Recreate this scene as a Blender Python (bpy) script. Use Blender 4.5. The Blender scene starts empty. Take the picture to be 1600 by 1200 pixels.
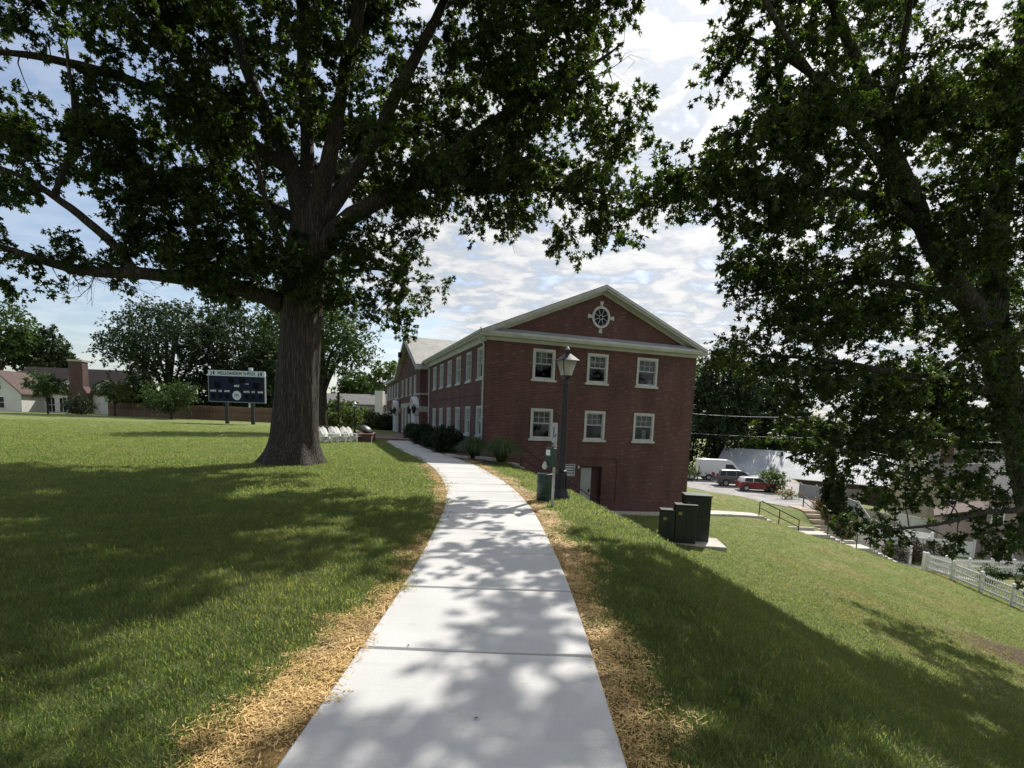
import bpy, math, random
import numpy as np
from mathutils import Vector, Matrix

random.seed(7)
RNG = np.random.default_rng(11)
scene = bpy.context.scene
COL = scene.collection
rad = math.radians

# ------------------------------------------------------------------ camera
EYE = 1.75
F_PX, PP_X, PP_Y = 820.0, 800.0, 755.0          # focal length and optical centre, in pixels of the 1600 x 1200 photograph
CAM_R = Matrix.Rotation(rad(90 - 6.74), 3, 'X') @ Matrix.Rotation(rad(2.1), 3, 'Z')
cam_data = bpy.data.cameras.new('camera')
cam_data.sensor_width = 36.0
cam_data.lens = 36.0 * F_PX / 1600.0
cam_data.shift_y = (PP_Y - 600.0) / 1600.0
cam_data.clip_start = 0.05
cam_data.clip_end = 6000
cam = bpy.data.objects.new('camera', cam_data)
cam.matrix_world = Matrix.Translation((0, 0, EYE)) @ CAM_R.to_4x4()
COL.objects.link(cam)
scene.camera = cam

# ------------------------------------------------------------------ sun, sky, exposure
SUN_AZ, SUN_EL = 27.0, 46.0                      # degrees right of the view direction, and above the horizon
sd = Vector((math.sin(rad(SUN_AZ)) * math.cos(rad(SUN_EL)), math.cos(rad(SUN_AZ)) * math.cos(rad(SUN_EL)), math.sin(rad(SUN_EL))))
sun_data = bpy.data.lights.new('sun', 'SUN')
sun_data.energy = 5.0
sun_data.angle = rad(0.5)
sun_data.color = (1.0, 0.95, 0.875)
sun = bpy.data.objects.new('sun', sun_data)
sun.rotation_euler = sd.to_track_quat('Z', 'Y').to_euler()
COL.objects.link(sun)

world = bpy.data.worlds.new('World')
scene.world = world
world.use_nodes = True
wn, wl = world.node_tree.nodes, world.node_tree.links
wn.clear()
def WN(t, **kw):
    n = wn.new(t)
    for k, v in kw.items(): setattr(n, k, v)
    return n
def wmath(op, a, b=None, c=None, clamp=False):
    n = WN('ShaderNodeMath', operation=op, use_clamp=clamp)
    for i, v in enumerate((a, b, c)):
        if v is None: continue
        if isinstance(v, (int, float)): n.inputs[i].default_value = v
        else: wl.new(v, n.inputs[i])
    return n.outputs[0]
def wramp(v, lo, hi):
    n = WN('ShaderNodeMapRange', interpolation_type='SMOOTHSTEP')
    wl.new(v, n.inputs[0]); n.inputs[1].default_value = lo; n.inputs[2].default_value = hi
    return n.outputs[0]
w_out = WN('ShaderNodeOutputWorld'); w_bg = WN('ShaderNodeBackground')
sky = WN('ShaderNodeTexSky', sky_type='NISHITA', sun_disc=False)
sky.sun_elevation = rad(SUN_EL); sky.sun_rotation = rad(SUN_AZ)
sky.air_density = 1.0; sky.dust_density = 1.6; sky.ozone_density = 1.2; sky.altitude = 60
tc = WN('ShaderNodeTexCoord'); sep = WN('ShaderNodeSeparateXYZ')
wl.new(tc.outputs['Generated'], sep.inputs[0])
zz = wmath('ADD', wmath('MAXIMUM', sep.outputs[2], 0.0), 0.20)
comb = WN('ShaderNodeCombineXYZ')
wl.new(wmath('DIVIDE', sep.outputs[0], zz), comb.inputs[0]); wl.new(wmath('DIVIDE', sep.outputs[1], zz), comb.inputs[1])
def wnoise(scale, detail, rough, dist=0.0, loc=(0, 0, 0), scl=(1, 1, 1)):
    m = WN('ShaderNodeMapping'); m.inputs['Location'].default_value = loc; m.inputs['Scale'].default_value = scl
    m.inputs['Rotation'].default_value = (0, 0, rad(25))
    wl.new(comb.outputs[0], m.inputs[0])
    n = WN('ShaderNodeTexNoise'); wl.new(m.outputs[0], n.inputs['Vector'])
    n.inputs['Scale'].default_value = scale; n.inputs['Detail'].default_value = detail
    n.inputs['Roughness'].default_value = rough; n.inputs['Distortion'].default_value = dist
    return n.outputs['Fac']
puffs = wnoise(6.5, 6, 0.58, 0.35, (3, 1, 0), (1.0, 1.3, 1))
bank = wnoise(0.75, 3, 0.5, 0.2, (7.3, 2.2, 0))
cover = wramp(wmath('ADD', bank, wmath('MULTIPLY', sep.outputs[0], 0.62)), 0.22, 0.46)      # the cloud sheet lies to the east (right), clear sky to the west
dens = wramp(wmath('ADD', puffs, wmath('MULTIPLY', cover, 0.30)), 0.55, 0.78)
dens = wmath('MULTIPLY', dens, wmath('MULTIPLY', cover, 0.95))
dens = wmath('MAXIMUM', dens, 0.24)                                          # a thin veil of high haze over the whole sky
shade = wramp(puffs, 0.36, 0.62)
ccol = WN('ShaderNodeMix', data_type='RGBA')
wl.new(shade, ccol.inputs[0])
ccol.inputs[6].default_value = (3.2, 3.6, 4.15, 1); ccol.inputs[7].default_value = (6.1, 6.05, 5.95, 1)
dotn = WN('ShaderNodeVectorMath', operation='DOT_PRODUCT'); wl.new(tc.outputs['Generated'], dotn.inputs[0]); dotn.inputs[1].default_value = tuple(sd)
glow = wmath('ADD', wmath('MULTIPLY', wmath('POWER', wmath('MAXIMUM', dotn.outputs['Value'], 0.0), 7.0), 0.45), 0.90)   # clouds scatter more light towards the sun
cbr = WN('ShaderNodeVectorMath', operation='SCALE'); wl.new(ccol.outputs[2], cbr.inputs[0]); wl.new(glow, cbr.inputs['Scale'])
smix = WN('ShaderNodeMix', data_type='RGBA')
wl.new(dens, smix.inputs[0]); wl.new(sky.outputs[0], smix.inputs[6]); wl.new(cbr.outputs[0], smix.inputs[7])
wl.new(smix.outputs[2], w_bg.inputs[0]); w_bg.inputs[1].default_value = 0.125
wl.new(w_bg.outputs[0], w_out.inputs[0])

scene.view_settings.view_transform = 'Standard'
scene.view_settings.look = 'None'
scene.view_settings.exposure = 0.30
scene.view_settings.gamma = 1.0
scene.view_settings.use_curve_mapping = False
scene.render.engine = 'CYCLES'
scene.cycles.max_bounces = 8
scene.cycles.transparent_max_bounces = 12
scene.cycles.use_denoising = True

# ------------------------------------------------------------------ helpers: sight lines of the survey
NR = np.array([list(r) for r in CAM_R])
def ray(px, py): return NR @ np.array([(px - PP_X) / F_PX, -(py - PP_Y) / F_PX, -1.0])
def at(px, py, Y):
    d = ray(px, py); t = Y / d[1]
    return Vector((d[0] * t, Y, EYE + d[2] * t))
def onz(px, py, z):
    d = ray(px, py); t = (z - EYE) / d[2]
    return Vector((d[0] * t, d[1] * t, z))

# ------------------------------------------------------------------ helpers: objects
def tag(o, label=None, cat=None, group=None, kind=None):
    if label: o['label'] = label
    if cat: o['category'] = cat
    if group: o['group'] = group
    if kind: o['kind'] = kind
    return o
def empty(name, loc=(0, 0, 0), rz=0.0, label=None, cat=None, group=None, kind=None, rot=None):
    o = bpy.data.objects.new(name, None); COL.objects.link(o)
    o.location = loc; o.rotation_euler = rot if rot else (0, 0, rz); o.empty_display_size = 0.2
    return tag(o, label, cat, group, kind)
def link(name, me, mat=None, parent=None):
    o = bpy.data.objects.new(name, me); COL.objects.link(o)
    if mat is not None and not me.materials: me.materials.append(mat)
    if parent is not None: o.parent = parent
    return o
def copy_tree(o, parent=None):
    c = o.copy(); COL.objects.link(c); c.parent = parent
    for ch in [x for x in bpy.data.objects if x.parent == o]: copy_tree(ch, c)
    return c

class MB:
    """collects shapes; build() links them as one mesh object"""
    def __init__(s, M=None): s.v = []; s.f = []; s.M = M
    def add(s, vs, fs):
        o = len(s.v)
        s.v += [tuple(s.M @ Vector(v)) if s.M is not None else tuple(v) for v in vs]
        s.f += [tuple(i + o for i in f) for f in fs]; return s
    def box(s, x0, y0, z0, x1, y1, z1, b=0.0):
        if x0 > x1: x0, x1 = x1, x0
        if y0 > y1: y0, y1 = y1, y0
        if z0 > z1: z0, z1 = z1, z0
        if b <= 0:
            vs = [(x, y, z) for z in (z0, z1) for y in (y0, y1) for x in (x0, x1)]
            return s.add(vs, [(0, 2, 3, 1), (4, 5, 7, 6), (0, 1, 5, 4), (2, 6, 7, 3), (0, 4, 6, 2), (1, 3, 7, 5)])
        ring = lambda i, z: [(x0 + i, y0 + b, z), (x0 + b, y0 + i, z), (x1 - b, y0 + i, z), (x1 - i, y0 + b, z), (x1 - i, y1 - b, z), (x1 - b, y1 - i, z), (x0 + b, y1 - i, z), (x0 + i, y1 - b, z)]
        top = lambda z: [(x0 + b, y0 + b, z), (x0 + b, y0 + b, z), (x1 - b, y0 + b, z), (x1 - b, y0 + b, z), (x1 - b, y1 - b, z), (x1 - b, y1 - b, z), (x0 + b, y1 - b, z), (x0 + b, y1 - b, z)]
        A, B = ring(0, z0 + b), ring(0, z1 - b)
        vs = A + B
        fs = [(i, (i + 1) % 8, 8 + (i + 1) % 8, 8 + i) for i in range(8)]
        q = [(x0 + b, y0 + b), (x1 - b, y0 + b), (x1 - b, y1 - b), (x0 + b, y1 - b)]
        vs += [(x, y, z1) for x, y in q] + [(x, y, z0) for x, y in q]
        fs.append((16, 17, 18, 19)); fs.append((23, 22, 21, 20))
        for k, (base, oo, flip) in enumerate(((8, 16, False), (0, 20, True))):
            for i, (a, c, t0, t1) in enumerate(((1, 2, 0, 1), (3, 4, 1, 2), (5, 6, 2, 3), (7, 0, 3, 0))):
                f = (base + a, base + c, oo + t1, oo + t0); fs.append(f[::-1] if flip else f)
            for i, (a, c, t0) in enumerate(((0, 1, 0), (2, 3, 1), (4, 5, 2), (6, 7, 3))):
                f = (base + a, base + c, oo + t0); fs.append(f[::-1] if flip else f)
        return s.add(vs, fs)
    def prism(s, poly, a, b, axis='y'):
        """poly of (u, w) extruded from a to b along axis; u is x (or y when axis is x), w is z; for axis z poly is (x, y)"""
        n = len(poly)
        P = {'y': lambda u, w, t: (u, t, w), 'x': lambda u, w, t: (t, u, w), 'z': lambda u, w, t: (u, w, t)}[axis]
        vs = [P(u, w, a) for u, w in poly] + [P(u, w, b) for u, w in poly]
        fs = [tuple(range(n))[::-1], tuple(range(n, 2 * n))] + [(i, (i + 1) % n, n + (i + 1) % n, n + i) for i in range(n)]
        return s.add(vs, fs)
    def lathe(s, prof, n=16, c=(0, 0, 0), flute=0.0, nf=0):
        vs = []
        for r, z in prof:
            for i in range(n):
                a = 2 * math.pi * i / n; rr = r * (1 + (flute * math.cos(nf * a) if nf else 0))
                vs.append((c[0] + rr * math.cos(a), c[1] + rr * math.sin(a), c[2] + z))
        fs = [(k * n + i, k * n + (i + 1) % n, (k + 1) * n + (i + 1) % n, (k + 1) * n + i) for k in range(len(prof) - 1) for i in range(n)]
        fs.append(tuple(range(n))[::-1]); fs.append(tuple(range((len(prof) - 1) * n, len(prof) * n)))
        return s.add(vs, fs)
    def tube(s, pts, rads, n=8, cap=True):
        pts = [Vector(p) for p in pts]
        if not hasattr(rads, '__len__'): rads = [rads] * len(pts)
        vs = []; up = None
        for i, p in enumerate(pts):
            d = (pts[min(i + 1, len(pts) - 1)] - pts[max(i - 1, 0)])
            d = d.normalized() if d.length > 1e-9 else Vector((0, 0, 1))
            if up is None: up = Vector((1, 0, 0)) if abs(d.x) < 0.9 else Vector((0, 1, 0))
            a = (up - d * up.dot(d)); a = a.normalized() if a.length > 1e-6 else d.orthogonal().normalized()
            up = a; b = d.cross(a)
            for k in range(n):
                t = 2 * math.pi * k / n
                vs.append(p + (a * math.cos(t) + b * math.sin(t)) * rads[i])
        fs = [(i * n + k, i * n + (k + 1) % n, (i + 1) * n + (k + 1) % n, (i + 1) * n + k) for i in range(len(pts) - 1) for k in range(n)]
        if cap: fs.append(tuple(range(n))[::-1]); fs.append(tuple(range((len(pts) - 1) * n, len(pts) * n)))
        return s.add(vs, fs)
    def bar(s, a, b, w, h=None):
        """square bar from a to b"""
        a, b = Vector(a), Vector(b); d = (b - a).normalized(); h = h or w
        side = d.cross(Vector((0, 0, 1))); side = side.normalized() if side.length > 1e-4 else Vector((1, 0, 0))
        up = side.cross(d)
        vs = [p + side * (sx * w / 2) + up * (sz * h / 2) for p in (a, b) for sx, sz in ((-1, -1), (1, -1), (1, 1), (-1, 1))]
        return s.add(vs, [(3, 2, 1, 0), (4, 5, 6, 7), (0, 1, 5, 4), (1, 2, 6, 5), (2, 3, 7, 6), (3, 0, 4, 7)])
    def mesh(s, name, smooth=False):
        me = bpy.data.meshes.new(name); me.from_pydata(s.v, [], s.f); me.update()
        if smooth:
            me.polygons.foreach_set('use_smooth', [True] * len(me.polygons))
            if smooth != 'all': me.set_sharp_from_angle(angle=rad(38))
        return me
    def build(s, name, mat=None, parent=None, smooth=False):
        return link(name, s.mesh(name, smooth), mat, parent)

def np_mesh(name, V, Fq, mat=None, parent=None, smooth=False, nside=4):
    """V (n,3) and faces (m, nside) as numpy arrays -> one object"""
    me = bpy.data.meshes.new(name)
    me.vertices.add(len(V)); me.vertices.foreach_set('co', np.ascontiguousarray(V, np.float32).ravel())
    m = len(Fq); me.loops.add(m * nside); me.loops.foreach_set('vertex_index', np.ascontiguousarray(Fq, np.int32).ravel())
    me.polygons.add(m); me.polygons.foreach_set('loop_start', np.arange(0, m * nside, nside, dtype=np.int32))
    if smooth: me.polygons.foreach_set('use_smooth', np.ones(m, bool))
    me.update(calc_edges=True); me.validate()
    return link(name, me, mat, parent)

# ------------------------------------------------------------------ materials
class NT:
    def __init__(s, name):
        s.m = bpy.data.materials.new(name); s.m.use_nodes = True
        s.t = s.m.node_tree; s.n = s.t.nodes; s.l = s.t.links
        s.p = s.n['Principled BSDF']; s.out = s.n['Material Output']
    def N(s, t, **kw):
        n = s.n.new(t)
        for k, v in kw.items(): setattr(n, k, v)
        return n
    def set(s, node, key, v):
        if hasattr(v, 'is_linked') or hasattr(v, 'links'): s.l.new(v, node.inputs[key])
        else: node.inputs[key].default_value = v
    def noise(s, scale, detail=4, rough=0.55, vec=None, dist=0.0):
        n = s.N('ShaderNodeTexNoise'); n.inputs['Scale'].default_value = scale; n.inputs['Detail'].default_value = detail
        n.inputs['Roughness'].default_value = rough; n.inputs['Distortion'].default_value = dist
        if vec is not None: s.l.new(vec, n.inputs['Vector'])
        return n.outputs['Fac']
    def obj(s): return s.N('ShaderNodeTexCoord').outputs['Object']
    def pos(s): return s.N('ShaderNodeNewGeometry').outputs['Position']
    def mapv(s, vec, scale=(1, 1, 1), rot=(0, 0, 0)):
        n = s.N('ShaderNodeMapping'); s.l.new(vec, n.inputs[0]); n.inputs['Scale'].default_value = scale; n.inputs['Rotation'].default_value = rot
        return n.outputs[0]
    def math(s, op, a, b=None, clamp=False):
        n = s.N('ShaderNodeMath', operation=op, use_clamp=clamp); s.set(n, 0, a)
        if b is not None: s.set(n, 1, b)
        return n.outputs[0]
    def rng(s, v, a, b, c=0.0, d=1.0):
        n = s.N('ShaderNodeMapRange', interpolation_type='SMOOTHSTEP'); s.l.new(v, n.inputs[0])
        for i, x in enumerate((a, b, c, d)): n.inputs[1 + i].default_value = x
        return n.outputs[0]
    def mix(s, f, a, b, mode='MIX'):
        n = s.N('ShaderNodeMix', data_type='RGBA', blend_type=mode); s.set(n, 0, f)
        for i, v in ((6, a), (7, b)):
            if hasattr(v, 'links'): s.l.new(v, n.inputs[i])
            else: n.inputs[i].default_value = (*v[:3], 1)
        return n.outputs[2]
    def bump(s, h, strength=0.3, dist=0.02):
        n = s.N('ShaderNodeBump'); n.inputs['Strength'].default_value = strength; n.inputs['Distance'].default_value = dist
        s.l.new(h, n.inputs['Height']); s.l.new(n.outputs[0], s.p.inputs['Normal'])
    def col(s, c): s.set(s.p, 'Base Color', c if hasattr(c, 'links') else (*c[:3], 1)); return s
    def rough(s, r): s.set(s.p, 'Roughness', r); return s

def mat(name, c, rough=0.6, var=0.18, scale=3.0, bump=0.0, bscale=40.0, metal=0.0, spec=0.5, c2=None):
    t = NT(name); v = t.obj()
    n1 = t.noise(scale, 5, 0.6, v)
    lo = tuple(x * (1 - var) for x in c); hi = tuple(min(1, x * (1 + var)) for x in c) if c2 is None else c2
    t.col(t.mix(t.rng(n1, 0.3, 0.7), lo, hi)); t.rough(rough)
    t.p.inputs['Metallic'].default_value = metal; t.p.inputs['Specular IOR Level'].default_value = spec
    if bump > 0: t.bump(t.noise(bscale, 4, 0.6, v), bump, 0.02)
    return t.m

def leaf_mat(name, dark, light, trans=0.3, rough=0.5, tmul=(1.5, 1.7, 0.55)):
    t = NT(name); g = t.N('ShaderNodeNewGeometry')
    r = g.outputs['Random Per Island']
    n1 = t.noise(0.55, 3, 0.6, g.outputs['Position'])
    f = t.math('ADD', t.math('MULTIPLY', r, 0.55), t.math('MULTIPLY', n1, 0.6))
    c = t.mix(t.rng(f, 0.25, 0.95), dark, light)
    t.col(c); t.rough(rough); t.p.inputs['Specular IOR Level'].default_value = 0.35
    tr = t.N('ShaderNodeBsdfTranslucent'); c2 = t.mix(1.0, c, tmul, 'MULTIPLY'); t.l.new(c2, tr.inputs[0])
    ms = t.N('ShaderNodeMixShader'); ms.inputs[0].default_value = trans
    t.l.new(t.p.outputs[0], ms.inputs[1]); t.l.new(tr.outputs[0], ms.inputs[2]); t.l.new(ms.outputs[0], t.out.inputs[0])
    return t.m

def glass_mat(name, tint=(0.5, 0.55, 0.58), clear=0.8):
    t = NT(name)
    tr = t.N('ShaderNodeBsdfTransparent'); tr.inputs[0].default_value = (*tint, 1)
    gl = t.N('ShaderNodeBsdfGlossy'); gl.inputs['Roughness'].default_value = 0.04; gl.inputs[0].default_value = (0.85, 0.9, 0.95, 1)
    lw = t.N('ShaderNodeFresnel'); lw.inputs[0].default_value = 1.5
    ms = t.N('ShaderNodeMixShader')
    t.l.new(t.math('ADD', lw.outputs[0], 1 - clear - 0.2, True), ms.inputs[0])
    t.l.new(tr.outputs[0], ms.inputs[1]); t.l.new(gl.outputs[0], ms.inputs[2]); t.l.new(ms.outputs[0], t.out.inputs[0])
    return t.m

def brick_mat(name, c1, c2, mortar, bw=0.215, bh=0.075, big=0.6, msize=0.011):
    t = NT(name); o = t.N('ShaderNodeSeparateXYZ'); t.l.new(t.obj(), o.inputs[0])
    cb = t.N('ShaderNodeCombineXYZ'); t.l.new(t.math('ADD', o.outputs[0], o.outputs[1]), cb.inputs[0]); t.l.new(o.outputs[2], cb.inputs[1])
    b = t.N('ShaderNodeTexBrick'); t.l.new(cb.outputs[0], b.inputs['Vector'])
    b.inputs['Color1'].default_value = (*c1, 1); b.inputs['Color2'].default_value = (*c2, 1); b.inputs['Mortar'].default_value = (*mortar, 1)
    b.inputs['Scale'].default_value = 1.0; b.inputs['Brick Width'].default_value = bw; b.inputs['Row Height'].default_value = bh
    b.inputs['Mortar Size'].default_value = msize; b.inputs['Mortar Smooth'].default_value = 0.2; b.inputs['Bias'].default_value = 0.0
    cells = t.N('ShaderNodeTexWhiteNoise', noise_dimensions='2D')          # a few odd pale or burnt bricks
    sn = t.N('ShaderNodeVectorMath', operation='SNAP'); t.l.new(cb.outputs[0], sn.inputs[0]); sn.inputs[1].default_value = (bw, bh, 1)
    t.l.new(sn.outputs[0], cells.inputs[0])
    odd = t.rng(cells.outputs[0], 0.955, 0.965)
    n1 = t.noise(0.9, 5, 0.65, t.mapv(t.obj(), (1, 1, .35))); n2 = t.noise(3.0, 5, 0.6, t.obj())
    c = t.mix(odd, b.outputs[0], (c2[0] * 1.5, c2[1] * 1.9, c2[2] * 2.0))
    c = t.mix(t.math('MULTIPLY', t.rng(n1, 0.35, 0.75), big), c, (c1[0] * 0.45, c1[1] * 0.5, c1[2] * 0.55))
    c = t.mix(t.math('MULTIPLY', t.rng(n2, 0.5, 0.85), 0.25), c, (mortar[0], mortar[1] * 0.9, mortar[2] * 0.85))
    t.col(c); t.rough(0.85)
    h = t.math('ADD', t.math('MULTIPLY', b.outputs['Fac'], -1.0), t.math('MULTIPLY', t.noise(90, 3, 0.6, t.obj()), 0.35))
    t.bump(h, 0.6, 0.012)
    return t.m

M = {}
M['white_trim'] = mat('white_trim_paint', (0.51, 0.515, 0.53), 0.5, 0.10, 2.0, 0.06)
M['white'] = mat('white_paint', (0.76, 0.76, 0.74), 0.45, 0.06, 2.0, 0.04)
M['stone'] = mat('cast_stone', (0.42, 0.39, 0.34), 0.8, 0.15, 4.0, 0.2, 60)
M['brick'] = brick_mat('red_brick', (0.100, 0.033, 0.031), (0.150, 0.052, 0.047), (0.145, 0.115, 0.108))
M['brick_paving'] = brick_mat('brick_paving', (0.20, 0.085, 0.065), (0.27, 0.12, 0.09), (0.25, 0.19, 0.16), 0.2, 0.1)
M['slate'] = None
M['glass'] = glass_mat('window_glass')
M['dark_glass'] = glass_mat('dark_glass', (0.25, 0.28, 0.3), 0.7)
M['curtain'] = mat('pale_curtain', (0.60, 0.62, 0.57), 0.9, 0.15, 9.0)
M['black_paint'] = mat('black_enamel', (0.006, 0.006, 0.011), 0.5, 0.3, 6.0, 0.08, 60)
M['black_rail'] = mat('black_rail_paint', (0.012, 0.012, 0.012), 0.45, 0.2, 5.0)
M['green_steel'] = mat('dark_green_steel', (0.010, 0.020, 0.015), 0.38, 0.25, 3.0, 0.03, 30)
M['can_green'] = mat('green_can', (0.013, 0.035, 0.028), 0.4, 0.3, 5.0, 0.05, 40)
M['galv'] = mat('galvanised_steel', (0.40, 0.41, 0.42), 0.42, 0.2, 10.0, 0.05, 60, metal=0.7)
M['steel_door'] = mat('grey_door_paint', (0.34, 0.36, 0.36), 0.5, 0.08, 3.0)
M['concrete'] = mat('walk_concrete', (0.46, 0.43, 0.38), 0.85, 0.16, 2.5, 0.2, 70)
M['asphalt'] = mat('worn_asphalt', (0.27, 0.255, 0.245), 0.9, 0.18, 0.8, 0.3, 80)
M['soil'] = mat('bare_soil', (0.075, 0.048, 0.032), 0.95, 0.35, 6.0, 0.5, 40)
M['timber'] = mat('weathered_board', (0.15, 0.092, 0.056), 0.8, 0.35, 1.2, 0.2, 30)
M['rubber'] = mat('tyre_rubber', (0.018, 0.018, 0.018), 0.8, 0.2)
M['alloy'] = mat('alloy_rim', (0.5, 0.5, 0.52), 0.3, 0.1, metal=0.8)
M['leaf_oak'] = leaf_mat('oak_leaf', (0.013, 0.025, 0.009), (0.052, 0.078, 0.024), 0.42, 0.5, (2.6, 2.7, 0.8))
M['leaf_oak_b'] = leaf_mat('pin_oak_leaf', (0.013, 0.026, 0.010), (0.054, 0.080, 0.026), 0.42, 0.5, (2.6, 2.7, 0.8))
M['leaf_mid'] = leaf_mat('mid_green_leaf', (0.030, 0.058, 0.020), (0.095, 0.145, 0.045), 0.3)
M['leaf_dark'] = leaf_mat('dark_green_leaf', (0.016, 0.032, 0.014), (0.045, 0.075, 0.028), 0.22)
M['leaf_pale'] = leaf_mat('pale_green_leaf', (0.060, 0.095, 0.032), (0.165, 0.215, 0.075), 0.3)
M['leaf_bronze'] = leaf_mat('bronze_leaf', (0.035, 0.028, 0.018), (0.085, 0.070, 0.040), 0.2)
M['leaf_straw'] = leaf_mat('dry_brush', (0.16, 0.10, 0.05), (0.32, 0.21, 0.10), 0.2)

def bark_mat(name, c1, c2):
    t = NT(name); v = t.obj(); vm = t.mapv(v, (9, 9, 1.4))
    a = t.noise(1.0, 6, 0.65, vm, 0.6)
    vor = t.N('ShaderNodeTexVoronoi', feature='DISTANCE_TO_EDGE'); wv = t.N('ShaderNodeTexNoise'); t.l.new(t.mapv(v, (3, 3, 1.2)), wv.inputs['Vector']); wv.inputs['Scale'].default_value = 1.0; wv.inputs['Detail'].default_value = 3
    ad = t.N('ShaderNodeVectorMath', operation='ADD'); t.l.new(t.mapv(v, (17, 17, 1.25)), ad.inputs[0]); sc_ = t.N('ShaderNodeVectorMath', operation='SCALE'); t.l.new(wv.outputs['Color'], sc_.inputs[0]); sc_.inputs['Scale'].default_value = 2.2; t.l.new(sc_.outputs[0], ad.inputs[1]); t.l.new(ad.outputs[0], vor.inputs['Vector']); vor.inputs['Scale'].default_value = 1.0
    r = t.rng(vor.outputs['Distance'], 0.0, 0.26)
    c = t.mix(t.rng(a, 0.3, 0.7), c1, c2); c = t.mix(r, tuple(x * 0.45 for x in c1), c)
    moss = t.rng(t.noise(1.3, 4, 0.6, v), 0.55, 0.75)
    c = t.mix(t.math('MULTIPLY', moss, 0.35), c, (0.10, 0.10, 0.06))
    t.col(c); t.rough(0.9)
    h = t.math('ADD', t.math('MULTIPLY', r, 0.7), t.math('MULTIPLY', a, 0.6)); t.bump(h, 0.9, 0.05)
    return t.m
M['bark'] = bark_mat('oak_bark', (0.042, 0.033, 0.027), (0.095, 0.075, 0.060))
M['bark_b'] = bark_mat('grey_bark', (0.045, 0.038, 0.033), (0.10, 0.085, 0.072))

def slate_mat():
    t = NT('roof_slate'); v = t.obj(); s = t.N('ShaderNodeSeparateXYZ'); t.l.new(v, s.inputs[0])
    cb = t.N('ShaderNodeCombineXYZ'); t.l.new(s.outputs[0], cb.inputs[0]); t.l.new(t.math('MULTIPLY', s.outputs[2], 1.5), cb.inputs[1])
    b = t.N('ShaderNodeTexBrick'); t.l.new(cb.outputs[0], b.inputs['Vector'])
    b.inputs['Color1'].default_value = (0.24, 0.24, 0.22, 1); b.inputs['Color2'].default_value = (0.36, 0.35, 0.33, 1); b.inputs['Mortar'].default_value = (0.12, 0.12, 0.12, 1)
    b.inputs['Scale'].default_value = 1; b.inputs['Brick Width'].default_value = 0.3; b.inputs['Row Height'].default_value = 0.2; b.inputs['Mortar Size'].default_value = 0.012
    t.col(t.mix(t.rng(t.noise(1.2, 4, 0.6, v), 0.4, 0.7), b.outputs[0], (0.30, 0.29, 0.26))); t.rough(0.75)
    t.bump(b.outputs['Fac'], -0.5, 0.02)
    return t.m
M['slate'] = slate_mat()

# ------------------------------------------------------------------ terrain
def smooth(a, b, x):
    t = np.clip((x - a) / (b - a), 0, 1); return t * t * (3 - 2 * t)
LOW = np.array([
    (6.4, 6, -2.35), (5.5, 2.5, -1.9), (8, -4, -2.6), (10, 10, -3.55), (7.5, 13, -3.0), (7, 21, -2.9), (8.7, 21, -2.98), (6.8, 28.5, -3.08), (10, 30, -3.12),
    (13, 31.5, -3.4), (16.2, 34, -3.75), (18.8, 34, -4.75), (21.2, 34, -5.05), (22.6, 34, -5.75), (25, 34, -6.55), (25.3, 31, -6.35), (25.2, 25.6, -6.5),
    (16.5, 16, -5.0), (19.5, 19, -5.65), (13, 22, -4.0), (30, 33, -7.0), (33, 25, -7.5), (18.5, 55, -4.40), (23, 43, -4.42), (25, 55, -4.42), (30, 60, -4.6),
    (20, 65, -4.42), (14, 42, -3.9), (12, 60, -4.3), (28.5, 44, -5.6), (27.5, 38, -6.3), (23.8, 38, -6.0), (21.3, 38.5, -4.95), (46, 64, -7.2), (38, 70, -6.8), (34, 78, -6.2), (15, 8, -5), (28, 10, -7.3), (60, 60, -7.5), (80, 100, -8), (40, 120, -6.5),
    (0, 40, -3.2), (0, 60, -3.6), (-8, 80, -2.5), (20, -5, -5.5), (38, 40, -7.2), (35, 50, -6.6)])
def _phi(r2): return 0.5 * r2 * np.log(r2 + 1e-9)
_n = len(LOW); _d2 = ((LOW[:, None, :2] - LOW[None, :, :2]) ** 2).sum(-1)
_A = np.zeros((_n + 3, _n + 3)); _A[:_n, :_n] = _phi(_d2) + np.eye(_n) * 2.0
_A[:_n, _n] = 1; _A[:_n, _n + 1:] = LOW[:, :2]; _A[_n, :_n] = 1; _A[_n + 1:, :_n] = LOW[:, :2].T
_W = np.linalg.solve(_A, np.concatenate([LOW[:, 2], [0, 0, 0]]))
CY = np.array([-30, 0, 4, 8, 11, 13.5, 17.5, 22.4, 25.5, 30, 60, 400]); CX = np.array([2.2, 2.1, 2.1, 2.15, 2.05, 1.6, 1.05, 0.05, -0.8, -2.5, -13, -130])
PARK = (17.6, 46.0, 40.0, 72.0)
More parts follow.
